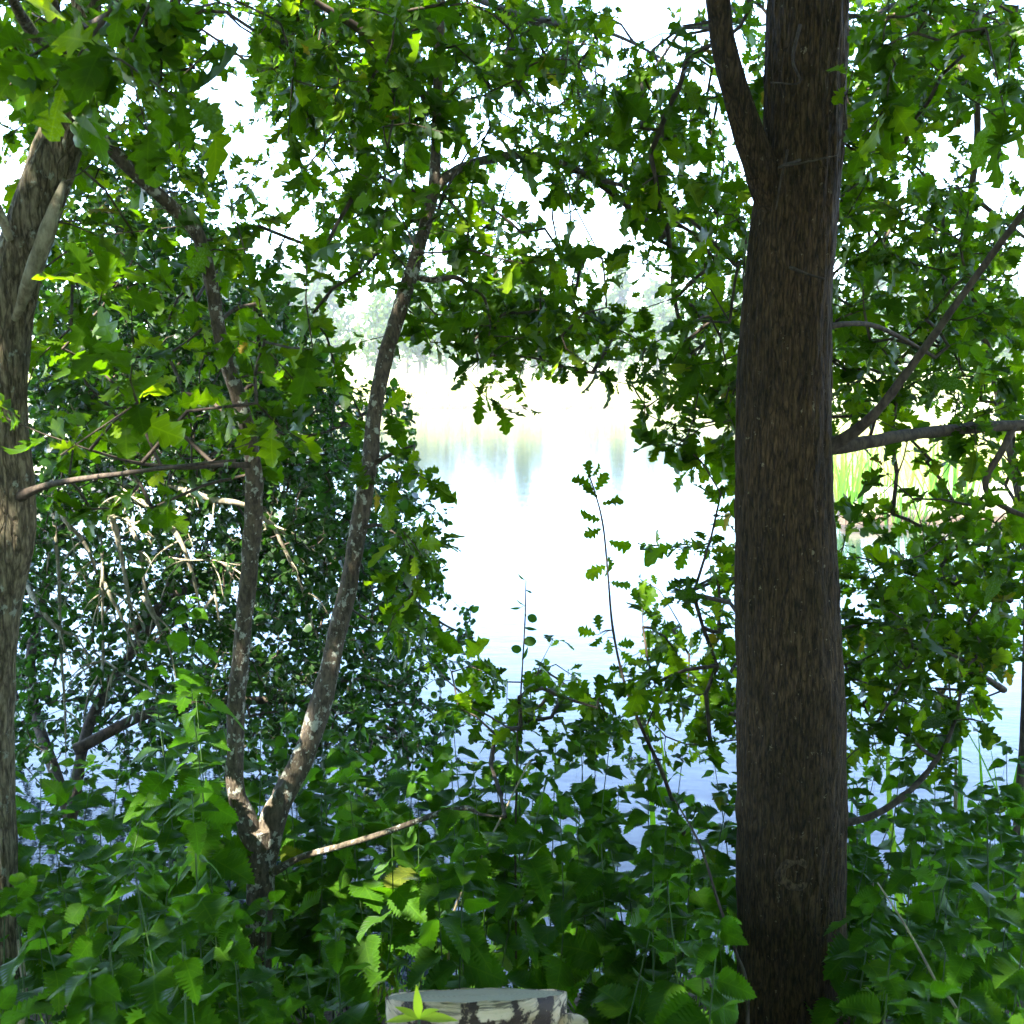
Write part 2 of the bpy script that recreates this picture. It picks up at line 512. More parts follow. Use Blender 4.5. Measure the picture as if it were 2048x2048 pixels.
def spray(lv, c, axis, n, L, spread=.06, up=.9, droop=.35):
    """a shoot of n leaves round its tip c"""
    axis = unit(axis)
    for k in range(n):
        u = rng.random() ** 1.4
        p = c - axis * u * spread * 1.6 + rng.normal(0, .006, 3)
        side = rng.normal(0, 1, 3); side -= axis * side.dot(axis); side = unit(side)
        d = unit(axis * (1.0 - .8 * u) + side * (.45 + .8 * u) + np.array([0, 0, -droop * rng.random()]))
        nrm = np.array([0, 0, up]) + rng.normal(0, .55, 3)
        lv.add(p, d, nrm, L * rng.uniform(.45, 1.25))

# ------------------------------------------------------------------ the setting
def ground_z(x, y):
    x = np.asarray(x, float); y = np.asarray(y, float)
    n = (vnoise(x * .9 + 50, y * .9 + 50, 2) - .5) * .10 + (vnoise(x * 3 + 50, y * 3 + 50, 4) - .5) * .04
    edge = 3.35 + (vnoise(x * .7 + 20, 0 * x + 3, 8) - .5) * .5
    near = np.where(y < 1.2, 0, -.16 * (y - 1.2)) - 1.3 * smoothstep(edge - .25, edge + .9, y)
    # far shore, right and left shores
    far = smoothstep(60, 64, y) * 1.6 + smoothstep(64, 120, y) * 1.0 + smoothstep(130, 400, y) * 12
    rs = 4.4 + .262 * np.clip(y - 15, 0, 60) - 9 * smoothstep(15, 11, y) * 0
    right = smoothstep(-.25, .35, x - rs - .5 * (vnoise(y * .4, 0 * y, 5) - .5)) * smoothstep(14.6, 15.3, y) * 1.25 + smoothstep(0, 14, x - rs - 1) * smoothstep(16, 26, y) * .6
    ls = -5.5 - .20 * np.clip(y - 12, 0, 80)
    left = smoothstep(-.25, .6, ls - x) * smoothstep(9, 11, y) * 1.3 + smoothstep(1, 16, ls - x) * smoothstep(12, 24, y) * .8
    lake = -1.55 + np.maximum(far, np.maximum(right, left))
    z = np.where(y < 6, np.maximum(near, -1.55), lake)
    return z + n * np.where(y > 70, 3, 1)

gx = np.concatenate([-np.geomspace(600, 8, 34), np.linspace(-7.6, 7.6, 90), np.geomspace(8, 600, 60)])
gy = np.concatenate([np.linspace(-60, -2, 14), np.linspace(-1.5, 5.9, 64), np.geomspace(6.1, 22, 70), np.geomspace(22.6, 900, 110)])
X, Yg = np.meshgrid(gx, gy)
V = np.stack([X, Yg, ground_z(X, Yg)], -1).reshape(-1, 3)
nx, ny = len(gx), len(gy)
i, j = np.meshgrid(np.arange(ny - 1), np.arange(nx - 1), indexing='ij')
F = np.stack([i * nx + j, i * nx + j + 1, (i + 1) * nx + j + 1, (i + 1) * nx + j], -1).reshape(-1, 4)
m, nt, N, L, out = newmat('bank_soil_and_meadow')
v = mapped(N, L, (1, 1, 1))
soil = ramp(N, [(.3, (.030, .020, .012)), (.55, (.075, .050, .030)), (.75, (.13, .085, .05))]); L.new(noise(N, L, v, 9, 6, .7), soil.inputs['Fac'])
mead = ramp(N, [(.3, (.20, .20, .09)), (.5, (.30, .29, .15)), (.7, (.36, .34, .20))]); L.new(noise(N, L, v, 1.2, 6, .7), mead.inputs['Fac'])
sep = N.new('ShaderNodeSeparateXYZ'); L.new(v, sep.inputs[0])
fac = math_node(N, L, 'MULTIPLY', math_node(N, L, 'GREATER_THAN', sep.outputs['Y'], 9.0), math_node(N, L, 'SMOOTH_MIN', math_node(N, L, 'MULTIPLY', math_node(N, L, 'ADD', sep.outputs['Z'], .50), 4.0, clamp=True), 1.0, .1))
col = mixcol(N, L, fac, soil.outputs['Color'], mead.outputs['Color'])
bs = N.new('ShaderNodeBsdfPrincipled'); bs.inputs['Roughness'].default_value = .95; L.new(col, bs.inputs['Base Color'])
bp = N.new('ShaderNodeBump'); bp.inputs['Strength'].default_value = .7; bp.inputs['Distance'].default_value = .03
L.new(noise(N, L, v, 30, 5), bp.inputs['Height']); L.new(bp.outputs[0], bs.inputs['Normal']); L.new(bs.outputs[0], out.inputs['Surface'])
go = add('ground', mesh_from('ground', V, F), m)
tag(go, 'dark soil bank sloping to the lake and pale meadow beyond', None, None, 'structure')

WZ = -.6
m, nt, N, L, out = newmat('lake_water')
bs = N.new('ShaderNodeBsdfPrincipled')
bs.inputs['Base Color'].default_value = (.011, .017, .021, 1)  # faint blue mixed into the base to stand in for reflected sky
bs.inputs['Roughness'].default_value = .05; bs.inputs['IOR'].default_value = 1.39
n1 = noise(N, L, mapped(N, L, (1.1, 2.6, 1)), 2.2, 4, .55)
n2 = noise(N, L, mapped(N, L, (1, 2.0, 1)), 14, 2, .5)
h = math_node(N, L, 'ADD', n1, math_node(N, L, 'MULTIPLY', n2, .22))
bp = N.new('ShaderNodeBump'); bp.inputs['Strength'].default_value = .22; bp.inputs['Distance'].default_value = .018
L.new(h, bp.inputs['Height']); L.new(bp.outputs[0], bs.inputs['Normal']); L.new(bs.outputs[0], out.inputs['Surface'])
wv = np.array([[-500, 2.6, WZ], [500, 2.6, WZ], [500, 400, WZ], [-500, 400, WZ]], float)
wo = add('lake_water', mesh_from('lake_water', wv, np.array([[0, 1, 2, 3]]), False), m)
tag(wo, 'still lake water mirroring the bright sky', None, None, 'structure')

# ------------------------------------------------------------------ far shore: trees, reed belt
def far_tree_meshes(seed, h, r, n=620, conical=False):
    q = np.random.default_rng(seed)
    blobs = []
    nb = 9
    for b in range(nb):
        u = b / (nb - 1)
        z = h * (.24 + .68 * u)
        w = r * (math.sin(math.pi * (.18 + .75 * u)) ** .8 if not conical else (1.05 - u))
        a = q.uniform(0, 6.3)
        blobs.append((np.array([math.cos(a) * w * .45, math.sin(a) * w * .45, z]), w * .68 + .25))
    p = []; 
    for k in range(n):
        c, w = blobs[q.integers(nb)]
        d = q.normal(0, 1, 3); d = unit(d) * w * q.uniform(.55, 1.08) ** .6
        d[2] *= .8
        p.append(c + d)
    p = np.array(p)
    d = q.normal(0, 1, (n, 3)); nn = q.normal(0, .6, (n, 3)) + [0, 0, .6]
    B = basis(d, nn); l = q.uniform(.35, .85, n) * (h / 9)
    Vt = np.array([[0, 0, 0], [.42, .5, .05], [0, 1, -.1], [-.42, .5, .05], [.2, .85, .1], [-.2, .15, .0]])
    Ft = np.array([[0, 1, 2], [0, 2, 3], [1, 4, 2], [0, 3, 5]])
    W = np.einsum('nij,vj->nvi', B * l[:, None, None], Vt) + p[:, None, :]
    F = (Ft[None] + (np.arange(n) * len(Vt))[:, None, None]).reshape(-1, 3)
    crown = mesh_from('crown', W.reshape(-1, 3), F, False, np.repeat(q.random(n), len(Vt)), np.tile(Vt[:, :2], (n, 1)))
    crown.materials.append(FARLEAF)
    tv, tf = tube([[0, 0, -.5], [.1, 0, h * .3], [.05, .1, h * .6], [0, 0, h * .88]], [h * .022, h * .017, h * .011, h * .004], 8)
    trunk = mesh_from('trunk', tv, tf); trunk.materials.append(BARK_FAR)
    return crown, trunk

kinds = [far_tree_meshes(1, 9, 3.3), far_tree_meshes(2, 11, 3.0), far_tree_meshes(3, 8, 3.6), far_tree_meshes(4, 12, 2.4, 620, True)]
spots = []
for row, (y0, n) in enumerate(((110, 26), (124, 22), (139, 18))):
    for k in range(n):
        x = -46 + 112 * (k + .5) / n + rng.uniform(-1.5, 1.5) + (3 if row % 2 else 0)
        spots.append((x, y0 + rng.uniform(-4, 4), rng.integers(4), rng.uniform(.68, .95) * (1 + .14 * row)))
for (x, y, k, s) in [(34, 46, 0, .55), (41, 60, 1, .8), (30, 72, 2, .7), (22, 38, 2, .35), (50, 52, 3, .8), (-24, 48, 0, .7), (-34, 60, 1, .8), (-17, 36, 2, .45), (-40, 45, 2, .9)]:
    spots.append((x, y, k, s))
NTH = ['first', 'second', 'third', 'fourth', 'fifth', 'sixth', 'seventh', 'eighth', 'ninth', 'tenth', 'eleventh', 'twelfth', 'thirteenth', 'fourteenth', 'fifteenth', 'sixteenth', 'seventeenth', 'eighteenth', 'nineteenth', 'twentieth'] + ['twenty-' + w for w in ('first', 'second', 'third', 'fourth', 'fifth', 'sixth')]
for idx, (x, y, k, s) in enumerate(spots):
    z = float(ground_z(np.array([x]), np.array([y]))[0])
    root = empty('lakeside_tree', (x, y, z - .05)); root.rotation_euler = (0, 0, rng.uniform(0, 6.3)); root.scale = (s, s, s * rng.uniform(.9, 1.15))
    if y > 100:
        row = 0 if idx < 26 else 1 if idx < 48 else 2
        tag(root, 'pale tree, %s from the left in the %s row of the wood across the lake' % (NTH[idx - (0, 26, 48)[row]], ('front', 'middle', 'rear')[row]), 'tree', 'trees in the wood across the lake')
    elif x > 0:
        tag(root, 'small bushy tree on the sunlit shore behind the thick trunk, %s from the left' % NTH[[22, 30, 34, 41, 50].index(x)], 'tree', 'small trees on the sunlit side shore')
    else:
        tag(root, 'small bushy tree on the shore behind the dark alder, %s from the left' % NTH[[-40, -34, -24, -17].index(x)], 'tree', 'small trees on the shore behind the alder')
    for nm, me in zip(('crown', 'trunk'), kinds[k]):
        o = bpy.data.objects.new(nm, me); o.parent = root; COL.objects.link(o)

def blades_mass(name, pts, hs, mat, label, kind='stuff', lean=.16):
    n = len(pts)
    d = rng.normal(0, lean, (n, 3)) + [0, 0, 1]; nn = rng.normal(0, 1, (n, 3)); nn[:, 2] *= .2
    B = basis(d, nn)
    Vt = np.array([[-.014, 0, 0], [.014, 0, 0], [-.012, .5, -.02], [.012, .5, -.02], [0, 1, -.12]])
    Ft = np.array([[0, 1, 3], [0, 3, 2], [2, 3, 4]])
    W = np.einsum('nij,vj->nvi', B * np.asarray(hs)[:, None, None], Vt) + np.asarray(pts)[:, None, :]
    F = (Ft[None] + (np.arange(n) * 5)[:, None, None]).reshape(-1, 3)
    o = add(name, mesh_from(name, W.reshape(-1, 3), F, False, np.repeat(rng.random(n), 5), np.tile(Vt[:, :2], (n, 1))), mat)
    tag(o, label, None, None, kind)
    return o

n = 9000
x = rng.uniform(-34, 40, n); y = 61.6 + rng.gamma(2.0, 2.4, n)
blades_mass('reeds', np.stack([x, y, ground_z(x, y) - .1], -1), rng.uniform(.7, 1.7, n), STRAW, 'pale straw coloured reed belt along the far shore')
n = 11000
y = 17.5 + rng.gamma(1.4, 6.0, n); y = np.clip(y, 17.5, 58)
x = 4.5 + .262 * (y - 15) + rng.gamma(1.6, 2.2, n)
blades_mass('meadow_grass', np.stack([x, y, ground_z(x, y) - .04], -1), rng.uniform(.25, .7, n), STRAW, 'pale sunlit meadow grass on the side shore behind the iris clumps')
n = 5000
x = rng.uniform(-2.6, 2.6, n); y = rng.uniform(.9, 3.5, n)
blades_mass('grass', np.stack([x, y, ground_z(x, y) - .02], -1), rng.uniform(.08, .34, n), REED, 'low grass growing on the shaded bank', lean=.4)
# dead leaves lying on the bank
lv = Leaves()
for k in range(700):
    x, y = rng.uniform(-2.4, 2.4), rng.uniform(.9, 3.4)
    lv.add(np.array([x, y, float(ground_z(x, y)) + .012]), unit(np.array([rng.normal(), rng.normal(), .1])), np.array([0, 0, 1.0]) + rng.normal(0, .3, 3), rng.uniform(.05, .1))
lr = empty('leaf_litter', (0, 2, 0)); tag(lr, 'brown dead leaves scattered over the shaded bank', None, None, 'stuff')
emit(lv, OAKLOW, LITTER, lr, 'dead_leaf', 'dead_leaf', limit=0)

# ------------------------------------------------------------------ thick oak by the water (right)
thick = empty('oak_tree', P(1585, 2075, 2.4)); thick.location.z = float(ground_z(thick.location.x, 2.4))
tag(thick, 'oak with one thick dark furrowed trunk rising the full height beside the lake', 'tree')
TR = [(1592, 2330, 2.40, 290), (1588, 2150, 2.40, 238), (1584, 2000, 2.40, 216), (1580, 1800, 2.40, 208), (1582, 1600, 2.40, 214), (1580, 1400, 2.40, 212), (1574, 1200, 2.40, 203), (1568, 1000, 2.40, 192),
      (1566, 850, 2.40, 184), (1570, 700, 2.40, 178), (1578, 560, 2.40, 170), (1592, 420, 2.40, 168), (1606, 280, 2.40, 160), (1612, 120, 2.40, 158), (1618, -60, 2.40, 158), (1640, -500, 2.40, 150), (1655, -1200, 2.40, 120), (1640, -2300, 2.4, 80)]
skB = Skeleton()
path, r = limb('trunk', TR, thick, BARK_THICK, k=150, res=34, rough=.035, seed=4, fis=.0065)
skB.limb(path[::15])
def lb(sk, tree, mat, pix, seed, nm='branch', k=8, rough=.12, label=None):
    p, r = limb(nm, pix, tree, mat, k=k, res=7, rough=rough, seed=seed, label=label)
    sk.limb(p)
lb(skB, thick, BARK_THICK, [(1560, 440, 2.38, 70), (1518, 330, 2.36, 66), (1478, 210, 2.34, 58), (1446, 80, 2.33, 50), (1430, -60, 2.33, 44), (1420, -300, 2.5, 36), (1380, -700, 2.8, 24)], 11, k=16)
lb(skB, thick, BARK_TWIG, [(1600, 925, 2.42, 52), (1690, 876, 2.38, 25), (1760, 815, 2.32, 19), (1850, 695, 2.25, 16), (1940, 570, 2.20, 15), (2040, 435, 2.14, 14), (2150, 300, 2.1, 14)], 12)
lb(skB, thick, BARK_TWIG, [(1600, 892, 2.42, 52), (1700, 890, 2.44, 30), (1790, 874, 2.5, 25), (1900, 860, 2.6, 24), (2050, 850, 2.7, 22), (2200, 850, 2.8, 16)], 13)
lb(skB, thick, BARK_TWIG, [(2026, 856, 2.68, 16), (2005, 900, 2.66, 14), (1975, 950, 2.66, 13), (1975, 985, 2.68, 12), (2010, 1015, 2.7, 11), (2070, 1040, 2.7, 9)], 14)
lb(skB, thick, BARK_TWIG, [(1610, 665, 2.44, 16), (1690, 648, 2.5, 11), (1750, 652, 2.6, 10), (1810, 680, 2.7, 9), (1870, 715, 2.8, 7)], 15)
lb(skB, thick, BARK_TWIG, [(1620, 1650, 2.42, 24), (1720, 1640, 2.46, 14), (1790, 1605, 2.5, 13), (1850, 1550, 2.55, 11), (1890, 1490, 2.6, 9), (1915, 1420, 2.65, 7), (1925, 1350, 2.7, 5)], 16)
# limbs over the water, above the frame, with leafy twigs hanging into view
lb(skB, thick, BARK_TWIG, [(1600, -350, 2.4, 90), (1420, -420, 3.2, 60), (1250, -380, 4.2, 40), (1080, -300, 5.2, 26), (900, -220, 6.0, 16)], 17)
lb(skB, thick, BARK_TWIG, [(1650, -250, 2.4, 80), (1780, -300, 3.2, 50), (1900, -260, 4.2, 34), (2020, -160, 5.2, 22), (2150, -100, 6.0, 14)], 18)
lb(skB, thick, BARK_TWIG, [(1600, -900, 2.4, 100), (1300, -900, 1.4, 120), (900, -900, .6, 160)], 19)
# small broken twigs on the trunk
for k, pix in enumerate([[(1600, 50, 2.30, 8), (1585, 120, 2.26, 6), (1600, 165, 2.26, 4), (1540, 165, 2.27, 3)], [(1600, 320, 2.30, 7), (1560, 335, 2.25, 5), (1680, 310, 2.24, 3)], [(1580, 535, 2.30, 8), (1620, 550, 2.26, 5), (1650, 558, 2.25, 4)],
                         [(1575, 300, 2.3, 6), (1560, 370, 2.27, 4), (1552, 420, 2.29, 3)]]):
    limb('dead_twig', pix, thick, BARK_TWIG, k=5, res=5, rough=.2, seed=k)
# knots: a ringed scar and rotten wood higher up
def knot(px, py, Y, w, h, seed, parent, mat):
    c = P(px, py, Y); k, n = 20, 7
    V = []; F = []
    q = np.random.default_rng(seed)
    s = project(c)[2] / FPX
    for i in range(n):
        u = i / (n - 1)
        prof = [-.006, .005, .011, .008, .0, -.008, -.014][i]
        for a in range(k):
            t = a / k * 2 * math.pi
            rr = (1 - u * .9) * (1 + .25 * (vnoise(math.cos(t) * 2 + 5, math.sin(t) * 2 + i * .3, seed) - .5))
            V.append(c + np.array([math.cos(t) * w * s * rr, -prof - .004 + (abs(math.cos(t)) * rr) ** 2 * .014, math.sin(t) * h * s * rr]))
    for i in range(n - 1):
        for a in range(k):
            b = (a + 1) % k
            F.append((i * k + a, i * k + b, (i + 1) * k + b, (i + 1) * k + a))
    F = [f[::-1] for f in F]
    add('knot', mesh_from('knot', np.array(V), np.array(F)), mat, parent)
SCAR = bark_mat('scar_wood', (.018, .012, .007), (.13, .085, .045), None, vscale=(110, 110, 40), bump=1.0)
knot(1590, 1745, 2.288, 44, 40, 3, thick, SCAR)

# ------------------------------------------------------------------ forked young oak (left of the gap)
fork = empty('oak_tree', P(505, 2080, 2.5)); fork.location.z = float(ground_z(fork.location.x, 2.5))
tag(fork, 'slender lichen spotted oak forking low into two leaning stems', 'tree')
skA = Skeleton()
def stem(name, pix, seed, k=20, res=14):
    pix = [(a, b, c, w * .88) for a, b, c, w in pix]
    p, r = limb(name, pix, fork, BARK_LICHEN, k=k, res=res, rough=.16, seed=seed, fis=.0014)
    skA.limb(p)
stem('trunk', [(500, 2250, 2.5, 72), (508, 2040, 2.5, 62), (518, 1880, 2.5, 58), (520, 1760, 2.5, 62), (516, 1690, 2.5, 80), (514, 1655, 2.5, 78)], 21)
stem('trunk', [(514, 1740, 2.5, 58), (498, 1655, 2.5, 52), (474, 1590, 2.5, 40), (471, 1500, 2.5, 40), (474, 1400, 2.5, 39), (487, 1250, 2.5, 37), (497, 1150, 2.48, 38), (508, 1000, 2.46, 38), (502, 900, 2.44, 37), (480, 800, 2.42, 34),
               (455, 730, 2.40, 32), (437, 650, 2.38, 31), (420, 560, 2.35, 30), (396, 470, 2.32, 30), (345, 415, 2.28, 30), (290, 365, 2.24, 29), (225, 300, 2.2, 28), (170, 225, 2.15, 30), (130, 120, 2.1, 26), (100, -60, 2.05, 22), (60, -400, 2.0, 15)], 22)
stem('trunk', [(520, 1740, 2.5, 58), (552, 1625, 2.52, 58), (600, 1530, 2.54, 50), (632, 1440, 2.56, 50), (660, 1330, 2.58, 46), (690, 1200, 2.6, 42), (716, 1060, 2.62, 40), (738, 930, 2.64, 37), (750, 820, 2.66, 35), (775, 700, 2.7, 34),
               (812, 580, 2.74, 33), (842, 480, 2.78, 30), (866, 380, 2.82, 27), (873, 250, 2.86, 23), (878, 100, 2.9, 20), (884, -40, 2.9, 17), (900, -300, 3.0, 12)], 23)
lb(skA, fork, BARK_LICHEN, [(866, 385, 2.82, 24), (905, 345, 2.86, 19), (970, 320, 2.95, 18), (1060, 310, 3.05, 17), (1130, 332, 3.1, 17), (1190, 360, 3.2, 15), (1270, 425, 3.3, 12), (1342, 490, 3.4, 11), (1346, 580, 3.45, 9), (1365, 660, 3.5, 8), (1390, 720, 3.5, 7), (1388, 850, 3.5, 5)], 24)
lb(skA, fork, BARK_TWIG, [(1190, 358, 3.2, 10), (1290, 385, 3.0, 9), (1380, 440, 2.9, 8), (1470, 530, 2.8, 7)], 25)
lb(skA, fork, BARK_TWIG, [(870, 215, 2.86, 21), (838, 180, 2.84, 18), (780, 120, 2.8, 17), (720, 60, 2.76, 17), (640, 10, 2.7, 15), (560, -40, 2.65, 12), (400, -120, 2.5, 8)], 26)
lb(skA, fork, BARK_LICHEN, [(832, 555, 2.76, 12), (870, 560, 2.76, 12), (910, 555, 2.78, 11), (942, 575, 2.8, 8), (970, 600, 2.85, 6), (985, 680, 2.95, 6), (990, 712, 3.0, 5), (1060, 715, 3.1, 4), (1140, 735, 3.2, 3)], 27)
lb(skA, fork, BARK_LICHEN, [(545, 1745, 2.48, 18), (600, 1715, 2.44, 13), (690, 1690, 2.4, 12), (770, 1665, 2.38, 12), (840, 1640, 2.36, 11), (890, 1622, 2.35, 11), (936, 1616, 2.35, 10), (960, 1628, 2.36, 6), (1010, 1634, 2.38, 4)], 28, label='bare brown branch reaching out low over the nettles')
lb(skA, fork, BARK_TWIG, [(900, -40, 2.9, 16), (960, 0, 3.2, 13), (1040, 28, 3.6, 11), (1130, 50, 4.0, 9), (1230, 70, 4.4, 7), (1330, 120, 4.8, 5)], 29)
lb(skA, fork, BARK_TWIG, [(890, -150, 2.95, 14), (800, -120, 3.6, 12), (700, -80, 4.3, 9), (560, -60, 5.0, 6)], 30)
lb(skA, fork, BARK_TWIG, [(500, 930, 2.44, 12), (440, 930, 2.3, 10), (360, 935, 2.1, 9), (270, 925, 1.95, 7), (180, 900, 1.85, 5)], 31)
lb(skA, fork, BARK_TWIG, [(742, 930, 2.64, 10), (790, 905, 2.6, 7), (830, 890, 2.55, 4)], 32)
lb(skA, fork, BARK_TWIG, [(712, 1060, 2.62, 10), (760, 1050, 2.58, 7), (800, 1075, 2.55, 4)], 33)

# ------------------------------------------------------------------ leaning grey oak at the left edge
lean = empty('oak_tree', P(10, 2090, 2.2)); lean.location.z = float(ground_z(lean.location.x, 2.2))
tag(lean, 'grey barked oak at the left edge, its top leaning in towards the gap', 'tree')
skC = Skeleton()
p, r = limb('trunk', [(14, 2350, 2.2, 100), (8, 2080, 2.2, 78), (-2, 1800, 2.2, 72), (-14, 1500, 2.2, 76), (-12, 1350, 2.2, 82), (-2, 1200, 2.2, 88), (16, 1080, 2.2, 98), (16, 980, 2.2, 102), (6, 860, 2.2, 94), (6, 740, 2.2, 92), (20, 620, 2.2, 86),
                       (48, 500, 2.2, 92), (92, 360, 2.2, 92), (128, 260, 2.2, 82), (152, 180, 2.2, 72), (166, 60, 2.2, 60), (180, -100, 2.2, 54), (200, -500, 2.2, 44), (180, -1200, 2.2, 30)], lean, BARK_GREY, k=84, res=24, rough=.07, seed=31, fis=.0035)
skC.limb(p[::9])
lb(skC, lean, BARK_PALE, [(30, 640, 2.16, 14), (60, 560, 2.13, 30), (92, 470, 2.12, 34), (112, 410, 2.13, 24), (128, 360, 2.16, 10)], 34, label='pale peeling strip of split wood on the upper trunk')
lb(skC, lean, BARK_TWIG, [(14, 1005, 2.2, 30), (80, 975, 2.12, 15), (150, 960, 2.0, 12), (260, 945, 1.9, 10), (380, 930, 1.8, 8), (470, 920, 1.75, 5)], 35)
lb(skC, lean, BARK_PALE, [(-30, 380, 2.15, 26), (0, 430, 2.12, 22), (20, 480, 2.14, 14)], 36)
lb(skC, lean, BARK_GREY, [(140, 150, 2.2, 30), (60, 60, 1.9, 24), (0, -60, 1.7, 20), (-100, -300, 1.4, 14)], 37)
lb(skC, lean, BARK_TWIG, [(165, 60, 2.2, 22), (240, 20, 1.9, 16), (330, -30, 1.6, 10)], 38)
lb(skC, lean, BARK_TWIG, [(170, -60, 2.2, 24), (300, -160, 2.9, 16), (430, -150, 3.6, 11), (540, -90, 4.2, 7)], 39)
lb(skC, lean, BARK_PALE, [(36, 2080, 2.0, 16), (50, 1990, 2.02, 12), (42, 1920, 2.05, 11), (36, 1880, 2.08, 6)], 40, nm='broken_stub')

# ------------------------------------------------------------------ young oak behind the thick trunk (right)
back = empty('oak_tree', P(1950, 2000, 3.3)); back.location.z = float(ground_z(back.location.x, 3.3))
tag(back, 'thin dark stemmed young oak behind the thick trunk, filling the right edge with leaves', 'tree')
skD = Skeleton()
lb(skD, back, BARK_TWIG, [(2010, 2020, 3.3, 18), (2030, 1700, 3.4, 16), (2050, 1400, 3.5, 16), (2050, 1100, 3.7, 16), (2010, 850, 3.9, 16), (1960, 640, 4.0, 16), (1915, 640, 4.0, 9), (1925, 480, 4.0, 13), (1945, 390, 4.0, 14), (1955, 250, 4.0, 14), (1946, 120, 4.0, 13), (1940, -40, 4.0, 12)][:6] + [(1930, 520, 4.0, 16), (1942, 390, 4.0, 15), (1955, 260, 4.0, 14), (1946, 120, 4.0, 13), (1940, -40, 4.0, 12)], 41, nm='trunk')
lb(skD, back, BARK_TWIG, [(1942, 390, 4.0, 11), (1985, 425, 4.0, 9), (2030, 460, 4.1, 8), (2080, 500, 4.2, 6)], 42)
lb(skD, back, BARK_TWIG, [(2020, 1200, 3.65, 14), (1960, 1150, 3.4, 10), (1880, 1160, 3.2, 8), (1790, 1140, 3.0, 6)], 43)
lb(skD, back, BARK_TWIG, [(2008, 1380, 3.5, 14), (1930, 1330, 3.3, 10), (1850, 1290, 3.1, 8), (1760, 1260, 2.9, 6)], 44)
lb(skD, back, BARK_TWIG, [(1960, 640, 4.0, 12), (1880, 560, 4.3, 9), (1800, 520, 4.6, 8), (1730, 400, 4.8, 6)], 45)

# ------------------------------------------------------------------ oak foliage, sprays set cell by cell through the depth of the crowns
OAKGRID = [
 "88888843999999777771135555588888",
 "99999933999997777772255577788888",
 "88888822999997766666654577788888",
 "55577722499997755777755777788855",
 "55666641156665117777766668888322",
 "33555421155665433777777667775522",
 "25555544117777673227777667776666",
 "23555554227777667422766667777777",
 "22444444155666677755577777777777",
 "22444445542015888873377777788888",
 "11244445543015888875577767888888",
 "11244555542001344434776777777777",
 "11244444440000011000478866666666",
 "13444444430420000000577735333555",
 "14444433200440000000046600133555",
 "01133300000043000000004500024444",
 "00000000000055000000001100553567",
 "00000000000066000000443300778878",
 "00000000000044000000477700778888",
 "00000000000055000000455505778888",
 "00000000000033022200166605788888",
 "00000000000000566666677705777770",
 "00000000000000335566556605666660",
 "00000000000000011455544405555500",
]
sp = {'A': [], 'B': [], 'C': [], 'D': []}
for rI, rowtxt in enumerate(OAKGRID):
    for cI, ch in enumerate(rowtxt):
        c = int(ch) / 10.0
        if c <= 0: continue
        want = -math.log(1 - min(.97, c * 1.04)) * 4096 * (.45 if c < .35 else .75 if c < .55 else 1)
        got = 0
        while got < want:
            px = (cI + rng.random()) * 64; py = (rI + rng.random()) * 64
            if vnoise(px / 46, py / 46, 77) < (.50 - .45 * c) + .10 and rng.random() < .85: got += 40; continue
            if cI < 10 and rI >= 7: Y = rng.uniform(1.55, 2.6) if rng.random() < .55 else rng.uniform(2.6, 3.6)
            elif cI < 3 and 2 < rI < 8: Y = rng.uniform(2.5, 4.5)
            elif cI < 7: Y = rng.uniform(1.35, 2.4) if rng.random() < .16 else rng.uniform(2.8, 5.5)
            elif cI > 25 and rI < 13: Y = rng.uniform(1.8, 2.3) if rng.random() < .05 and rI < 5 else rng.uniform(2.8, 5.4)
            elif cI > 25: Y = rng.uniform(2.5, 3.7)
            elif rI >= 9: Y = rng.uniform(2.7, 4.0)
            else: Y = rng.uniform(2.4, 3.4) if rng.random() < .16 else rng.uniform(3.5, 6.6)
            if rI in (14, 15, 16, 17, 18, 19) and 9 < cI < 14: Y = rng.uniform(2.3, 2.7)
            if 280 < px < 500 and 330 < py < 1000 and rng.random() < .8: Y = max(Y, rng.uniform(2.65, 3.6))
            if 1460 < px < 1700: Y = max(Y, rng.uniform(2.75, 3.6))
            L = rng.uniform(.052, .088) * (1.0 if Y < 3.4 else .76)
            n = int(rng.integers(5, 9))
            got += n * .084 * (L / (Y * 1.02) * FPX) ** 2
            if px < 420: t = 'C' if (Y < 2.2 and rI < 8) or (rng.random() < .45 and rI < 7) else 'A'
            elif px < 1240: t = 'A' if (Y < 4.3 or rI > 6) else rng.choice(['A', 'B'])
            elif px < 1500: t = 'A' if (rng.random() < .5 and 7 < rI < 14) else 'B'
            else: t = 'B' if Y < 2.9 or (rI < 6 and rng.random() < .5) else 'D'
            sp[t].append((P(px, py, Y), L, n))

# openings cut through the unseen leaves so sun reaches chosen spots
SUN_GAPS = [(P(28, 965, 2.1), .18), (P(300, 1060, 4.1), .30), (P(480, 1010, 4.0), .24), (P(2010, 1960, 1.7), .15), (P(1745, 1800, 2.9), .16), (P(660, 140, 3.5), .3), (P(60, 60, 1.8), .2), (P(1900, 650, 3.8), .35)]
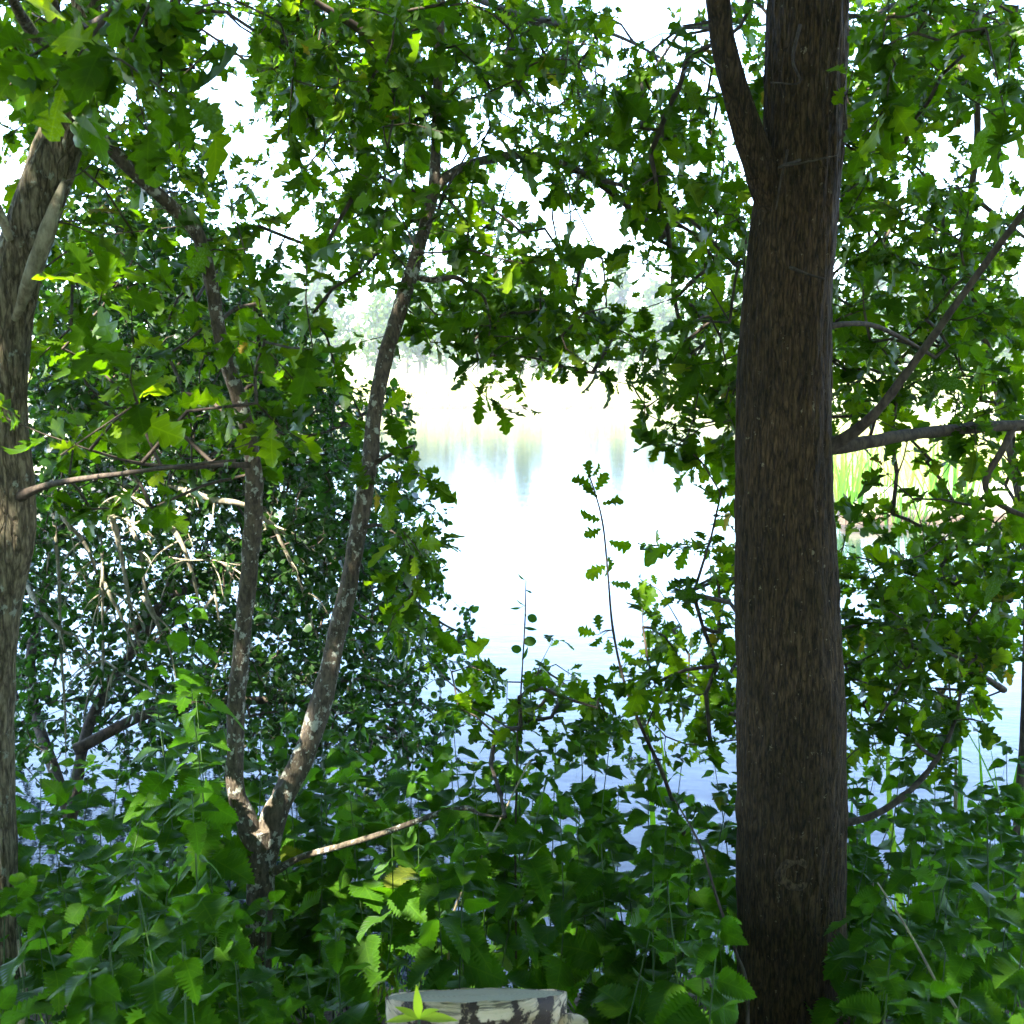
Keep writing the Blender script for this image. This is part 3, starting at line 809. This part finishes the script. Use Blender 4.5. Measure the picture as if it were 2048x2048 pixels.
# unseen crowns over and behind the viewer, made dense to shade the bank
def overhead(tree_sk, lv, n, box, L, gap=.33):
    (x0, x1), (y0, y1), (z0, z1) = box
    pts = []
    for k in range(n):
        x, y, z = rng.uniform(x0, x1), rng.uniform(y0, y1), rng.uniform(z0, z1)
        if vnoise(x * .9 + 31, y * .9 + 17, 12) < gap: continue
        pts.append(np.array([x, y, z]))
    for q in pts:
        if any(np.linalg.norm(np.cross(q - g, sdir)) < r for g, r in SUN_GAPS): continue
        for j in range(7):
            lv.add(q + rng.normal(0, .10, 3), rng.normal(0, 1, 3) * [1, 1, .5], np.array([0, 0, 1.0]) + rng.normal(0, .5, 3), L * rng.uniform(.7, 1.2))

for key, sk, tree in (('A', skA, fork), ('B', skB, thick), ('C', skC, lean), ('D', skD, back)):
    T = [s[0] for s in sp[key]]
    ends = sk.reach(T)
    lv = Leaves()
    for i, node in ends:
        c, L, n = sp[key][i]
        ax = sk.pos[node] - sk.pos[sk.par[node]]
        spray(lv, c, unit(ax) + np.array([0, 0, -.1]), n, L)
    emit(lv, OAKS, OAK, tree, 'leaf', 'foliage')
    V, F = sk.twig_mesh()
    o = add('twig', mesh_from('twig', V, F), BARK_TWIG, tree); o['kind'] = 'stuff'

for tree, n, box in ((thick, 2000, ((-1.5, 4.2), (-3.2, 2.6), (4.4, 8.0))), (lean, 2300, ((-7.5, -1.2), (-5.0, 2.4), (4.2, 8.5))), (fork, 1500, ((-5.5, 0.2), (2.2, 5.4), (4.7, 8.0))), (back, 900, ((0.2, 5.0), (2.4, 5.4), (4.7, 8.0)))):
    lv = Leaves(); overhead(None, lv, n, box, .23)
    if tree is thick:                                 # extra unseen sprays added along the sun's path to shade the trunk
        for k in range(300):
            q = P(1575 + rng.uniform(-130, 130), rng.uniform(-200, 2000), 2.35) + sdir * rng.uniform(3.2, 6.5)
            if q[2] < 4.2: continue
            for j in range(7): lv.add(q + rng.normal(0, .10, 3), rng.normal(0, 1, 3) * [1, 1, .5], np.array([0, 0, 1.0]) + rng.normal(0, .5, 3), .21 * rng.uniform(.7, 1.2))
    emit(lv, OAKLOW, OAK, tree, 'leaf', 'shade_canopy', limit=0)
# unseen leafy mass added around and behind the viewer to cut the light
lv = Leaves()
for k in range(14000):
    a = rng.uniform(math.radians(150), math.radians(388)); rr = rng.uniform(4.5, 8.0)
    q = np.array([math.cos(a) * rr, math.sin(a) * rr, rng.uniform(.2, 8.5)])
    if any(np.linalg.norm(np.cross(q - g, sdir)) < r for g, r in SUN_GAPS) or vnoise(a * 3.3 + 7, q[2] * .6, 21) < .16: continue
    lv.add(q, rng.normal(0, 1, 3), rng.normal(0, 1, 3) + [0, 0, .6], rng.uniform(.3, .5))
wd = empty('shade_foliage', (0, -5, 0)); tag(wd, 'unseen leafy mass added behind the viewer to shade the bank', None, None, 'stuff')
emit(lv, OAKLOW, OAK, wd, 'foliage', 'foliage', limit=0)

# ------------------------------------------------------------------ alder leaning out over the water (left, behind)
ald = empty('alder_tree', (-2.35, 3.5, -.35))
tag(ald, 'dark bushy alder with small round leaves and pale dead branches over the water', 'tree')
skE = Skeleton()
BR = [
 [(140, 1640, 4.2, 26), (190, 1420, 4.5, 22), (330, 1200, 4.9, 18), (400, 960, 5.1, 15), (560, 800, 5.2, 11), (660, 700, 5.2, 8)],
 [(140, 1640, 4.2, 24), (60, 1330, 4.8, 20), (140, 980, 5.2, 17), (160, 680, 5.3, 14), (260, 420, 5.4, 9), (300, 300, 5.3, 6)],
 [(260, 1260, 4.5, 24), (420, 1150, 4.7, 18), (600, 1080, 4.9, 14), (740, 1120, 5.0, 10), (860, 1230, 5.0, 6), (930, 1270, 5.0, 3)],
 [(150, 1500, 4.3, 26), (320, 1420, 4.4, 20), (520, 1400, 4.6, 16), (700, 1420, 4.7, 12), (850, 1500, 4.8, 6)],
 [(400, 970, 4.75, 20), (560, 900, 5.0, 14), (700, 840, 5.2, 9), (790, 800, 5.3, 4)],
]
for k, b in enumerate(BR): lb(skE, ald, BARK_TWIG, b, 60 + k, nm='trunk' if k < 2 else 'branch')
PALE = [
 [(265, 985, 4.2, 19), (320, 1030, 4.15, 17), (360, 1080, 4.1, 14), (385, 1150, 4.1, 10), (398, 1210, 4.1, 7)],
 [(380, 985, 4.1, 20), (430, 1000, 4.05, 17), (490, 1010, 4.0, 16), (545, 1050, 4.1, 14), (600, 1085, 4.2, 9)],
 [(222, 1030, 4.1, 16), (236, 1080, 4.1, 15), (248, 1140, 4.1, 12), (262, 1220, 4.1, 10), (275, 1280, 4.15, 7)],
 [(255, 1040, 4.2, 11), (280, 1100, 4.15, 10), (290, 1180, 4.15, 10), (310, 1230, 4.1, 7)],
 [(130, 1040, 4.2, 12), (165, 1080, 4.2, 11), (185, 1120, 4.15, 10), (195, 1150, 4.2, 7)],
 [(60, 1180, 4.2, 16), (90, 1230, 4.1, 14), (120, 1260, 4.1, 11), (150, 1270, 4.1, 6)],
 [(215, 1180, 4.1, 10), (235, 1220, 4.1, 9), (255, 1265, 4.1, 6)],
 [(300, 1220, 4.1, 11), (320, 1260, 4.1, 9), (330, 1290, 4.1, 6)],
 [(545, 1050, 4.1, 11), (580, 1120, 4.1, 9), (605, 1180, 4.1, 8), (625, 1250, 4.1, 6), (650, 1310, 4.1, 4)],
 [(110, 1060, 4.25, 11), (118, 1160, 4.25, 9), (122, 1300, 4.25, 8), (130, 1420, 4.3, 6)],
 [(205, 1150, 4.1, 8), (205, 1230, 4.1, 7), (206, 1320, 4.1, 9), (200, 1345, 4.1, 6)],
 [(370, 1120, 4.1, 6), (420, 1120, 4.05, 5), (445, 1125, 4.0, 4)],
 [(230, 1335, 4.1, 6), (270, 1360, 4.05, 8), (300, 1375, 4.0, 5)],
 [(430, 1190, 4.15, 7), (440, 1250, 4.1, 7), (446, 1310, 4.1, 4)],
 [(195, 700, 4.5, 8), (210, 740, 4.4, 9), (195, 775, 4.4, 11), (190, 790, 4.4, 6)],
 [(255, 985, 4.1, 6), (290, 1010, 4.0, 6), (330, 1015, 3.95, 4)],
]
for k, b in enumerate(PALE):
    e0, e1 = np.array(b[-2]), np.array(b[-1]); f0, f1 = np.array(b[0]), np.array(b[1])
    b = [tuple(f0 + (f0 - f1) * .9 + [rng.uniform(-12, 12), -8, .25, -f0[3] * .3])] + b + [tuple(e1 + (e1 - e0) * 1.1 + [rng.uniform(-10, 10), 0, 0, 0])]
    b[-1] = (*b[-1][:3], 1.5)
    b = [(*q[:3], q[3] * .72) for q in b]
    lb(skE, ald, BARK_PALE, b, 80 + k, nm='dead_branch', k=8, rough=.3)
    for t in range(4):
        i = rng.integers(1, len(b) - 1); p0 = np.array(b[i])
        a = math.radians(rng.choice([rng.uniform(20, 80), rng.uniform(95, 160)])); ln = rng.uniform(40, 130)
        pp = [tuple(p0[:3]) + (4.5,), (p0[0] + math.cos(a) * ln * .5, p0[1] + math.sin(a) * ln * .4, p0[2] - .05, 3.2), (p0[0] + math.cos(a) * ln * .8, p0[1] + math.sin(a) * ln * 1.0, p0[2] - .08, 1.4)]
        limb('dead_twig', pp, ald, BARK_PALE, k=5, res=5, rough=.2, seed=300 + k * 4 + t)
ALDGRID = {4: "0044433", 5: "0244443", 6: "0344443", 7: "04666663", 8: "046677773", 9: "0688888880", 10: "0888888873", 11: "09999999884", 12: "0999999988733", 13: "5888888886643", 14: "5777778888764", 15: "56666677888752",
           16: "56555567788862", 17: "56555567888863", 18: "566666677777740", 19: "555556677777742", 20: "544455667777753", 21: "544455677777740", 22: "533345666666642", 23: "522344555666540", 24: "011122344444300", 25: "011111222222100"}
als = []
for rI, rowtxt in ALDGRID.items():
    for cI, ch in enumerate(rowtxt):
        c = int(ch) / 10.0
        if c <= 0: continue
        want = -math.log(1 - min(.97, c)) * 4096; got = 0
        while got < want:
            px = (cI + rng.random()) * 64; py = (rI + rng.random()) * 64
            Y = rng.uniform(4.0, 6.2)
            L = rng.uniform(.026, .046); n = 9
            got += n * .068 * (L / (Y * 1.02) * FPX) ** 2
            als.append((P(px, py, Y), L, n))
ends = skE.reach([a[0] for a in als], wob=.05)
skE.reach([P(rng.uniform(40, 620), rng.uniform(780, 1520), rng.uniform(3.9, 5.6)) for k in range(420)], seg=.09, wob=.12)
lv = Leaves()
for i, node in ends:
    c, L, n = als[i]
    spray(lv, c, unit(skE.pos[node] - skE.pos[skE.par[node]]), n, L, spread=.09, up=.7)
emit(lv, ALD, ALDER, ald, 'leaf', 'foliage')
V, F = skE.twig_mesh(r0=.0010)
o = add('twig', mesh_from('twig', V, F), BARK_TWIG, ald); o['kind'] = 'stuff'

# ------------------------------------------------------------------ saplings that stand up against the bright water
def sapling(label, pix, leaves, mat, shapes, name, Lr, bark=BARK_TWIG, seed=0):
    base = P(*pix[0][:3]); g = float(ground_z(base[0], base[1]))
    root = empty(name, (base[0], base[1], max(g, -.7)))
    tag(root, label, 'sapling')
    sk = Skeleton()
    p0 = np.array([P(a, b, c) for a, b, c, w in pix])
    path, r = limb('stem', pix, root, bark, k=6, res=6, seed=seed)
    lv = Leaves()
    for (px, py, Y, ang, L) in leaves:
        q = P(px, py, Y); a = math.radians(ang)
        d = np.array([math.cos(a), rng.uniform(-.3, .3), math.sin(a)])
        lv.add(q, d, np.array([rng.normal(0, .7), -.9, rng.normal(0, .7)]), L * .74)
        j = np.argmin(((path - q) ** 2).sum(1))
        V, F = tube([path[j], (path[j] + q) / 2 + [0, 0, .004], q], [.0014, .0012, .001], 4)
        if np.linalg.norm(path[j] - q) > .006: add('twig', mesh_from('twig', V, F), bark, root)
    emit(lv, shapes, mat, root, 'leaf', 'leaf')
Y0 = 3.0
sapling('slim oak sapling with curled leaves standing alone against the white water',
        [(1385, 1720, Y0, 9), (1330, 1560, Y0, 8), (1285, 1460, Y0, 7), (1250, 1370, Y0, 5), (1226, 1260, Y0, 5), (1216, 1150, Y0, 4), (1206, 1050, Y0, 4), (1190, 985, Y0, 3), (1178, 950, Y0, 3)],
        [(1190, 985, Y0, 60, .09), (1188, 975, Y0, 150, .09), (1180, 960, Y0, 100, .075), (1205, 1040, Y0, 175, .085), (1206, 1055, Y0, -150, .08), (1213, 1080, Y0, -20, .10), (1214, 1110, Y0, -60, .09), (1216, 1130, Y0, 200, .10),
         (1218, 1165, Y0, -10, .085), (1200, 1265, Y0, 100, .07), (1195, 1270, Y0, 165, .08), (1205, 1270, Y0, -120, .07), (1215, 1275, Y0, -80, .065), (1232, 1290, Y0, 10, .07), (1240, 1300, Y0, -50, .08), (1240, 1340, Y0, 190, .07), (1252, 1330, Y0, 15, .085), (1182, 955, Y0, 45, .06), (1200, 1010, Y0, 20, .09), (1196, 1000, Y0, 120, .08)],
        OAK, OAKS, 'oak_sapling', .08, seed=5)
Y0 = 3.2
sapling('small willow shoot with few narrow leaves low against the white water',
        [(1030, 1720, Y0, 6), (1034, 1560, Y0, 5), (1040, 1420, Y0, 4), (1045, 1330, Y0, 3), (1050, 1240, Y0, 3), (1052, 1160, Y0, 2)],
        [(1050, 1160, Y0, 150, .04), (1052, 1180, Y0, -30, .035), (1050, 1210, Y0, 160, .045), (1052, 1232, Y0, -20, .05), (1048, 1255, Y0, -10, .055), (1044, 1285, Y0, 10, .06), (1042, 1215, Y0, 190, .045), (1046, 1300, Y0, 170, .05), (1044, 1320, Y0, 60, .06)],
        ALDER, [LANCE] + ALD[:1], 'willow_shoot', .05, seed=6)

# ------------------------------------------------------------------ iris clumps and reeds
BLM = None
def clump(name, label, group, base, n, h, spread, mat, bw=1.0):
    global BLM
    root = empty(name, base); tag(root, label, 'reeds', group)
    if BLM is None: BLM = {}
    if mat.name not in BLM:
        BLM[mat.name] = leaf_meshes(BLADES, 'blade')
        for q in BLM[mat.name]: q.materials.append(mat)
    for k in range(n):
        a = rng.uniform(0, 6.3); rr = spread * math.sqrt(rng.random())
        p = np.array([math.cos(a) * rr, math.sin(a) * rr * .6, -.05])
        d = unit(np.array([math.cos(a) * .22 * rr / spread + rng.normal(0, .08), math.sin(a) * .2 * rr / spread + rng.normal(0, .08), 1]))
        nn = np.array([rng.normal(), -1.0, 0])
        l = h * rng.uniform(.35, 1.1)
        B = basis(d[None], nn[None])[0] * l
        B[:, 0] *= bw
        o = bpy.data.objects.new('blade', BLM[mat.name][rng.integers(len(BLADES))])
        o.parent = root
        o.matrix_basis = Matrix(((*B[0], p[0]), (*B[1], p[1]), (*B[2], p[2]), (0, 0, 0, 1)))
        COL.objects.link(o)
IR = [(4.85, 15.4, 46, 1.10, .34, 'bright green iris clump nearest the thick trunk on the sunlit shore'), (5.6, 15.1, 40, .85, .30, 'bright green iris clump second from the thick trunk on the sunlit shore'), (6.45, 15.6, 44, 1.1, .38, 'bright green iris clump third from the thick trunk on the sunlit shore'),
      (7.5, 14.7, 40, .8, .42, 'bright green iris clump by the right edge on the sunlit shore'), (6.0, 17.5, 34, 1.1, .6, 'bright green iris clump behind the others on the sunlit shore')]
for x, y, n, h, s, lab in IR:
    clump('iris_clump', lab, 'iris clumps on the sunlit shore', (x, y, max(float(ground_z(x, y)), WZ - .05)), n, h, s, REED, 1.0)
b = P(2010, 1800, 3.7); clump('reed_clump', 'dark upright reeds in the shallows at the right edge', None, (b[0], 3.9, -.75), 26, 1.15, .22, REED, .8)
b = P(1365, 1700, 3.7); clump('reed_clump', 'few dark upright reeds against the white water left of the thick trunk', None, (b[0], 3.75, -.75), 5, 1.12, .14, REED, .8)
b = P(1820, 1800, 3.6); clump('reed_clump', 'sparse reeds in the shallows just right of the thick trunk', None, (b[0], 3.7, -.75), 10, .95, .2, REED, .8)

# ------------------------------------------------------------------ stinging nettles
NETM = leaf_meshes(NET, 'leaf')
for q in NETM: q.materials.append(NETTLE)
def nettle(base, top, seed, label, group, Lmax=.10):
    q = np.random.default_rng(seed)
    root = empty('nettle_plant', base); tag(root, label, 'nettle', group)
    base = np.array(base); top = np.array(top); H = np.linalg.norm(top - base)
    mid = (base + top) / 2 + q.normal(0, .025, 3) * [1, 1, 0]
    path = catmull([base - [0, 0, .03], mid, top], 7)
    V, F = tube(path, np.linspace(.0030, .0010, len(path)), 5)
    add('stem', mesh_from('stem', V, F), STEM, root)
    s = np.linspace(0, 1, len(path))
    nn = max(4, int(H / .085))
    a0 = q.uniform(0, 6.3)
    for k in range(nn + 3):
        u = .22 + .78 * (k + .3) / nn if k < nn else (.975, .99, 1.0)[k - nn]
        p = np.array([np.interp(u, s, path[:, i]) for i in range(3)])
        size = Lmax * (.55 + .55 * math.sin(math.pi * min(1, u * .92))) * (1 if u < .85 else .55 + 2.0 * (1 - u) ) * q.uniform(.85, 1.2)
        for sd in (0, 1):
            if q.random() < .08: continue
            a = a0 + k * math.pi / 2 + sd * math.pi + q.normal(0, .3)
            el = q.normal(-.05, .28) + (.25 if u > .97 else 0)
            d = np.array([math.cos(a) * math.cos(el), math.sin(a) * math.cos(el), math.sin(el)])
            nr = np.array([0, 0, 1.0]) + q.normal(0, .35, 3) - .2 * d
            B = basis(d[None], nr[None])[0] * size
            pl = p - base
            o = bpy.data.objects.new('leaf', NETM[q.integers(4)])
            o.parent = root
            o.matrix_basis = Matrix(((*B[0], pl[0]), (*B[1], pl[1]), (*B[2], pl[2]), (0, 0, 0, 1)))
            COL.objects.link(o)

TOPX = [0, 120, 200, 300, 380, 460, 560, 650, 740, 820, 900, 980, 1060, 1150, 1250, 1350, 1450, 1600, 1700, 1800, 1900, 2048]
TOPY = [1500, 1480, 1440, 1380, 1240, 1430, 1430, 1420, 1420, 1450, 1390, 1370, 1400, 1420, 1450, 1490, 1520, 1620, 1570, 1480, 1490, 1460]
def where(px, Y):
    if px < 430: z = 'left of the forked oak'
    elif px < 760: z = 'around the forked oak'
    elif px < 1130: z = 'beyond the birch stump'
    elif px < 1500: z = 'between stump and thick trunk'
    else: z = 'right of the thick trunk'
    return z
# (px of the top, depth, py of the top)
plants = []
q2 = np.random.default_rng(99)
for layer, (Ya, Yb, n, dy) in enumerate(((2.7, 3.3, 62, 0), (2.1, 2.7, 60, 110), (1.5, 2.1, 42, 270), (1.05, 1.4, 14, 430))):
    for k in range(n):
        px = -30 + 2110 * (k + q2.random()) / n; Y = q2.uniform(Ya, Yb)
        ty = np.interp(px, TOPX, TOPY) + dy + abs(q2.normal(0, 90)) + (0 if layer < 3 else 60)
        if 690 < px < 1300 and q2.random() < (.10 if layer == 0 else .34): continue
        if 400 < px < 640 and Y < 2.56: ty = max(ty, 1790 + q2.uniform(0, 160))
        if px < 330 and layer < 1 and q2.random() < .3: continue
        if Y < 1.9 and 720 < px < 1190: continue
        if Y < 2.4 and 1440 < px < 1730: continue
        if Y < 1.45 and 560 < px < 1750: continue
        plants.append((px, Y, ty))
plants += [(375, 2.35, 1195), (1035, 2.9, 1405), (905, 2.85, 1425), (1190, 2.9, 1450), (640, 2.7, 1395), (300, 2.5, 1300), (1820, 3.1, 1480), (1975, 2.2, 1630)]
ORD = ['first', 'second', 'third', 'fourth', 'fifth', 'sixth', 'seventh', 'eighth', 'ninth', 'tenth', 'eleventh', 'twelfth', 'thirteenth', 'fourteenth', 'fifteenth', 'sixteenth', 'seventeenth', 'eighteenth', 'nineteenth', 'twentieth'] + ['next %d' % i for i in range(21, 40)]
def row_of(Y): return 'back row' if Y > 2.7 else 'middle row' if Y > 2.1 else 'front row'
rank = {}
for k in sorted(range(len(plants) - 8), key=lambda k: plants[k][0]):
    key = (row_of(plants[k][1]), where(*plants[k][:2])); rank.setdefault(key, []).append(k)
for k, (px, Y, ty) in enumerate(plants):
    t = P(px, ty, Y); bx, by = t[0] + q2.normal(0, .08), t[1] + q2.normal(0, .06)
    g = float(ground_z(bx, by))
    if t[2] - g < .3: t[2] = g + q2.uniform(.3, .5)
    if k >= len(plants) - 8:
        lab = ['tall pale nettle standing highest in front of the dark alder', 'nettle whose top stands up against the blue water above the stump', 'nettle with leaves edged by white water just right of the alder', 'bright nettle top in the middle of the open water', 'tall nettle between the two stems of the forked oak',
               'tall nettle left of the forked oak, below the highest one', 'tall nettle before the reeds right of the thick trunk', 'leafy nettle close to the right edge'][k - len(plants) + 8]
        nettle((bx, by, g), t, 500 + k, lab, 'nettles on the bank')
    else:
        key = (row_of(Y), where(px, Y))
        nettle((bx, by, g), t, 500 + k, '%s nettle from the left in the %s %s' % (ORD[rank[key].index(k)], *key), 'nettles in the %s %s' % key, .10 if Y > 1.5 else .105)

# ------------------------------------------------------------------ birch stump
zf = P(950, 2006, 1.41)[2]; zb = P(950, 1975, 1.69)[2]
cx, cy = P(950, 1990, 1.55)[0], 1.55
R = 0.138
st = empty('birch_stump', (cx, cy, float(ground_z(cx, cy))))
tag(st, 'sawn birch stump with peeling white bark at the bottom edge', 'stump')
m, nt, N, L, out = newmat('birch_bark')
v = mapped(N, L, (1, 1, 1))
base_c = ramp(N, [(.3, (.48, .34, .18)), (.55, (.72, .56, .36)), (.75, (.80, .67, .48))]); L.new(noise(N, L, v, 14, 5, .6), base_c.inputs['Fac'])
len_n = noise(N, L, mapped(N, L, (16, 16, 130)), 1.0, 3, .6)
lr_ = ramp(N, [(.575, (0, 0, 0)), (.61, (1, 1, 1))]); L.new(len_n, lr_.inputs['Fac'])
c1 = mixcol(N, L, math_node(N, L, 'MULTIPLY', lr_.outputs['Color'], .75), base_c.outputs['Color'], (.09, .065, .045))
pt = noise(N, L, mapped(N, L, (13, 13, 11)), 1.0, 6, .7)
pr = ramp(N, [(.52, (0, 0, 0)), (.545, (1, 1, 1))]); L.new(pt, pr.inputs['Fac'])
c2 = mixcol(N, L, pr.outputs['Color'], c1, (.055, .032, .020))
bs = N.new('ShaderNodeBsdfPrincipled'); bs.inputs['Roughness'].default_value = .75; L.new(c2, bs.inputs['Base Color'])
bp = N.new('ShaderNodeBump'); bp.inputs['Strength'].default_value = .8; bp.inputs['Distance'].default_value = .006
L.new(math_node(N, L, 'SUBTRACT', len_n, pr.outputs['Color']), bp.inputs['Height']); L.new(bp.outputs[0], bs.inputs['Normal'])
L.new(bs.outputs[0], out.inputs['Surface'])
BIRCH = m
m, nt, N, L, out = newmat('birch_cut_wood')
tc = N.new('ShaderNodeTexCoord')
wv_ = N.new('ShaderNodeTexWave'); wv_.wave_type = 'RINGS'; wv_.rings_direction = 'Z'; wv_.inputs['Scale'].default_value = 38; wv_.inputs['Distortion'].default_value = 2.5
L.new(tc.outputs['Object'], wv_.inputs['Vector'])
wr = ramp(N, [(0, (.15, .115, .055)), (1, (.25, .20, .11))]); L.new(wv_.outputs['Fac'], wr.inputs['Fac'])
wc = mixcol(N, L, noise(N, L, tc.outputs['Object'], 18, 5), wr.outputs['Color'], (.14, .15, .085))
bs = N.new('ShaderNodeBsdfPrincipled'); bs.inputs['Roughness'].default_value = .9; L.new(wc, bs.inputs['Base Color']); L.new(bs.outputs[0], out.inputs['Surface'])
WOOD = m
k = 72
def topz(x, y): return zf + (y - (cy - R)) / (2 * R) * (zb - zf) + (x - cx) * .028
ang = np.arange(k) / k * 2 * math.pi
rv = R * (1 + .05 * (vnoise(np.cos(ang) * 1.5 + 4, np.sin(ang) * 1.5 + 4, 3) - .5) * 2)
gz = float(ground_z(cx, cy)) - .06
V = []; n = 26
for i in range(n):
    u = i / (n - 1)
    for a in range(k):
        rr = rv[a] * (1 + .10 * (1 - u) ** 3 + .014 * (vnoise(ang[a] * 3, u * 9, 6) - .5))
        x, y = cx + math.cos(ang[a]) * rr, cy + math.sin(ang[a]) * rr
        zt = topz(x, y) + .003 * (vnoise(ang[a] * 9, 1, 6) - .4)
        V.append((x, y, gz + (zt - gz) * u))
i, j = np.meshgrid(np.arange(n - 1), np.arange(k), indexing='ij'); j2 = (j + 1) % k
F = np.stack([i * k + j, i * k + j2, (i + 1) * k + j2, (i + 1) * k + j], -1).reshape(-1, 4)
# a thin inner lip so that the bark has thickness
n0 = len(V)
for a in range(k):
    x, y = cx + math.cos(ang[a]) * rv[a] * .968, cy + math.sin(ang[a]) * rv[a] * .968
    V.append((x, y, topz(x, y) - .010))
F = np.vstack([F, [[(n - 1) * k + a, (n - 1) * k + (a + 1) % k, n0 + (a + 1) % k, n0 + a] for a in range(k)]])
add('bark', mesh_from('bark', np.array(V), F), BIRCH, st)
V = [(cx, cy, topz(cx, cy) - .004)]; F = []
for ring in range(1, 9):
    for a in range(k):
        rr = rv[a] * .972 * ring / 8
        x, y = cx + math.cos(ang[a]) * rr, cy + math.sin(ang[a]) * rr
        V.append((x, y, topz(x, y) - .001 + .002 * (vnoise(x * 60, y * 25, 9) - .5)))
for a in range(k): F.append((0, 1 + a, 1 + (a + 1) % k, 1 + (a + 1) % k))
F3 = [(0, 1 + a, 1 + (a + 1) % k) for a in range(k)]
for ring in range(7):
    o0 = 1 + ring * k; o1 = o0 + k
    for a in range(k):
        b = (a + 1) % k
        F3 += [(o0 + a, o1 + a, o1 + b), (o0 + a, o1 + b, o0 + b)]
co = add('cut_face', mesh_from('cut_face', np.array(V) - [cx, cy, topz(cx, cy)], np.array(F3)), WOOD, st, Matrix.Translation((cx, cy, topz(cx, cy))))
# curled flap of bark sticking out at the right
fp = [P(1118, 2050, 1.5), P(1140, 2042, 1.49), P(1160, 2040, 1.48), P(1176, 2046, 1.47)]
V = []; F = []
for a, q in enumerate(catmull(fp, 4)):
    w = .017 * (1 - a / 16)
    for s in range(6):
        t = s / 6 * 2 * math.pi
        V.append(q + np.array([0, math.cos(t) * w * 1.6, math.sin(t) * w * .45]))
nn_ = len(V) // 6
for a in range(nn_ - 1):
    for s in range(6):
        F.append((a * 6 + s, a * 6 + (s + 1) % 6, a * 6 + 6 + (s + 1) % 6, a * 6 + 6 + s))
add('bark_flap', mesh_from('bark_flap', np.array(V), np.array(F)), BIRCH, st)

# yellow-green sprout in front of the stump
sb = P(836, 2100, 1.28); se = empty('sprout', (sb[0], sb[1], float(ground_z(sb[0], sb[1])))); tag(se, 'small yellow-green sprout in front of the birch stump', 'seedling')
tp = P(838, 2038, 1.30)
V, F = tube(catmull([np.array(se.location), (np.array(se.location) + tp) / 2 + [.01, 0, 0], tp], 5), np.linspace(.003, .0016, 11), 6)
add('stem', mesh_from('stem', V, F), STEM, se)
lv = Leaves()
for a, e, l in ((20, .25, .040), (160, .2, .034), (95, 1.2, .036), (-30, .1, .03), (200, .5, .028), (60, .7, .032)):
    a = math.radians(a); l *= 1.25
    lv.add(tp, np.array([math.cos(a) * math.cos(e), -math.sin(a) * math.cos(e) * .6, math.sin(e)]), np.array([0, -.5, 1]), l)
emit(lv, [LANCE], SPROUT, se, 'leaf', 'leaf')

# ------------------------------------------------------------------ dry stalks
for pix, lab in (([(1925, 2080, 1.9, 8), (1870, 1960, 1.95, 6), (1810, 1850, 2.0, 5), (1755, 1765, 2.05, 3)], 'long thin stalk slanting across the nettles right of the thick trunk'),
                 ([(1495, 2010, 2.1, 9), (1470, 1900, 2.1, 7), (1435, 1800, 2.12, 6), (1400, 1690, 2.15, 5), (1350, 1600, 2.2, 3)], 'thin dark stalk leaning against the foot of the thick trunk'),
                 ([(1032, 1900, 2.9, 5), (1031, 1700, 2.9, 4), (1033, 1560, 2.9, 4), (1035, 1440, 2.9, 3)], 'straight dark stalk standing in the open water behind the stump'),
                 ([(900, 1860, 2.6, 6), (960, 1720, 2.6, 5), (1010, 1620, 2.62, 4), (1060, 1520, 2.65, 3)], 'pale stalk leaning across the nettles behind the stump'),
                 ([(1742, 1960, 2.9, 9), (1744, 1850, 2.9, 8), (1745, 1760, 2.9, 6), (1746, 1690, 2.9, 4)], 'sunlit yellow upright stem just right of the thick trunk'),
                 ([(1908, 1700, 3.2, 10), (1911, 1620, 3.2, 9), (1912, 1520, 3.2, 6)], 'sunlit yellow upright stem before the reeds at the right')):
    b0 = P(*pix[0][:3]); g = float(ground_z(b0[0], b0[1]))
    pts = [np.array([b0[0], b0[1], min(g, b0[2] - .01)])] + [P(a, b, c) for a, b, c, w in pix]
    rad = [pix[0][3] / 2 / FPX * pix[0][2]] + [w / 2 / FPX * c for a, b, c, w in pix]
    path = catmull(pts, 6); r = np.interp(np.linspace(0, len(pts) - 1, len(path)), np.arange(len(pts)), rad)
    V, F = tube(path, r, 6, .1, 3)
    o = bpy.data.objects.new('dry_stalk', mesh_from('dry_stalk', V - pts[0], F)); o.data.materials.append(BARK_TWIG if 'dark' in lab else STALK); o.location = pts[0]; COL.objects.link(o)
    tag(o, lab, 'stalk')

# ------------------------------------------------------------------ summer haze over the lake
hx, hy0, hy1, hz0, hz1 = 640, -70, 920, -2.6, 60
HV = np.array([[x, y, z] for z in (hz0, hz1) for y in (hy0, hy1) for x in (-hx, hx)], float)
HF = np.array([[0, 2, 3, 1], [4, 5, 7, 6], [0, 1, 5, 4], [2, 6, 7, 3], [0, 4, 6, 2], [1, 3, 7, 5]])
m, nt, N, L, out = newmat('summer_haze')
pv = N.new('ShaderNodeVolumePrincipled'); pv.inputs['Color'].default_value = (1.0, .98, .93, 1); pv.inputs['Density'].default_value = .0011; pv.inputs['Anisotropy'].default_value = .3
L.new(pv.outputs[0], out.inputs['Volume'])
ho = add('haze', mesh_from('haze', HV, HF, False), m); tag(ho, 'thin pale summer haze over the lake', None, None, 'stuff')
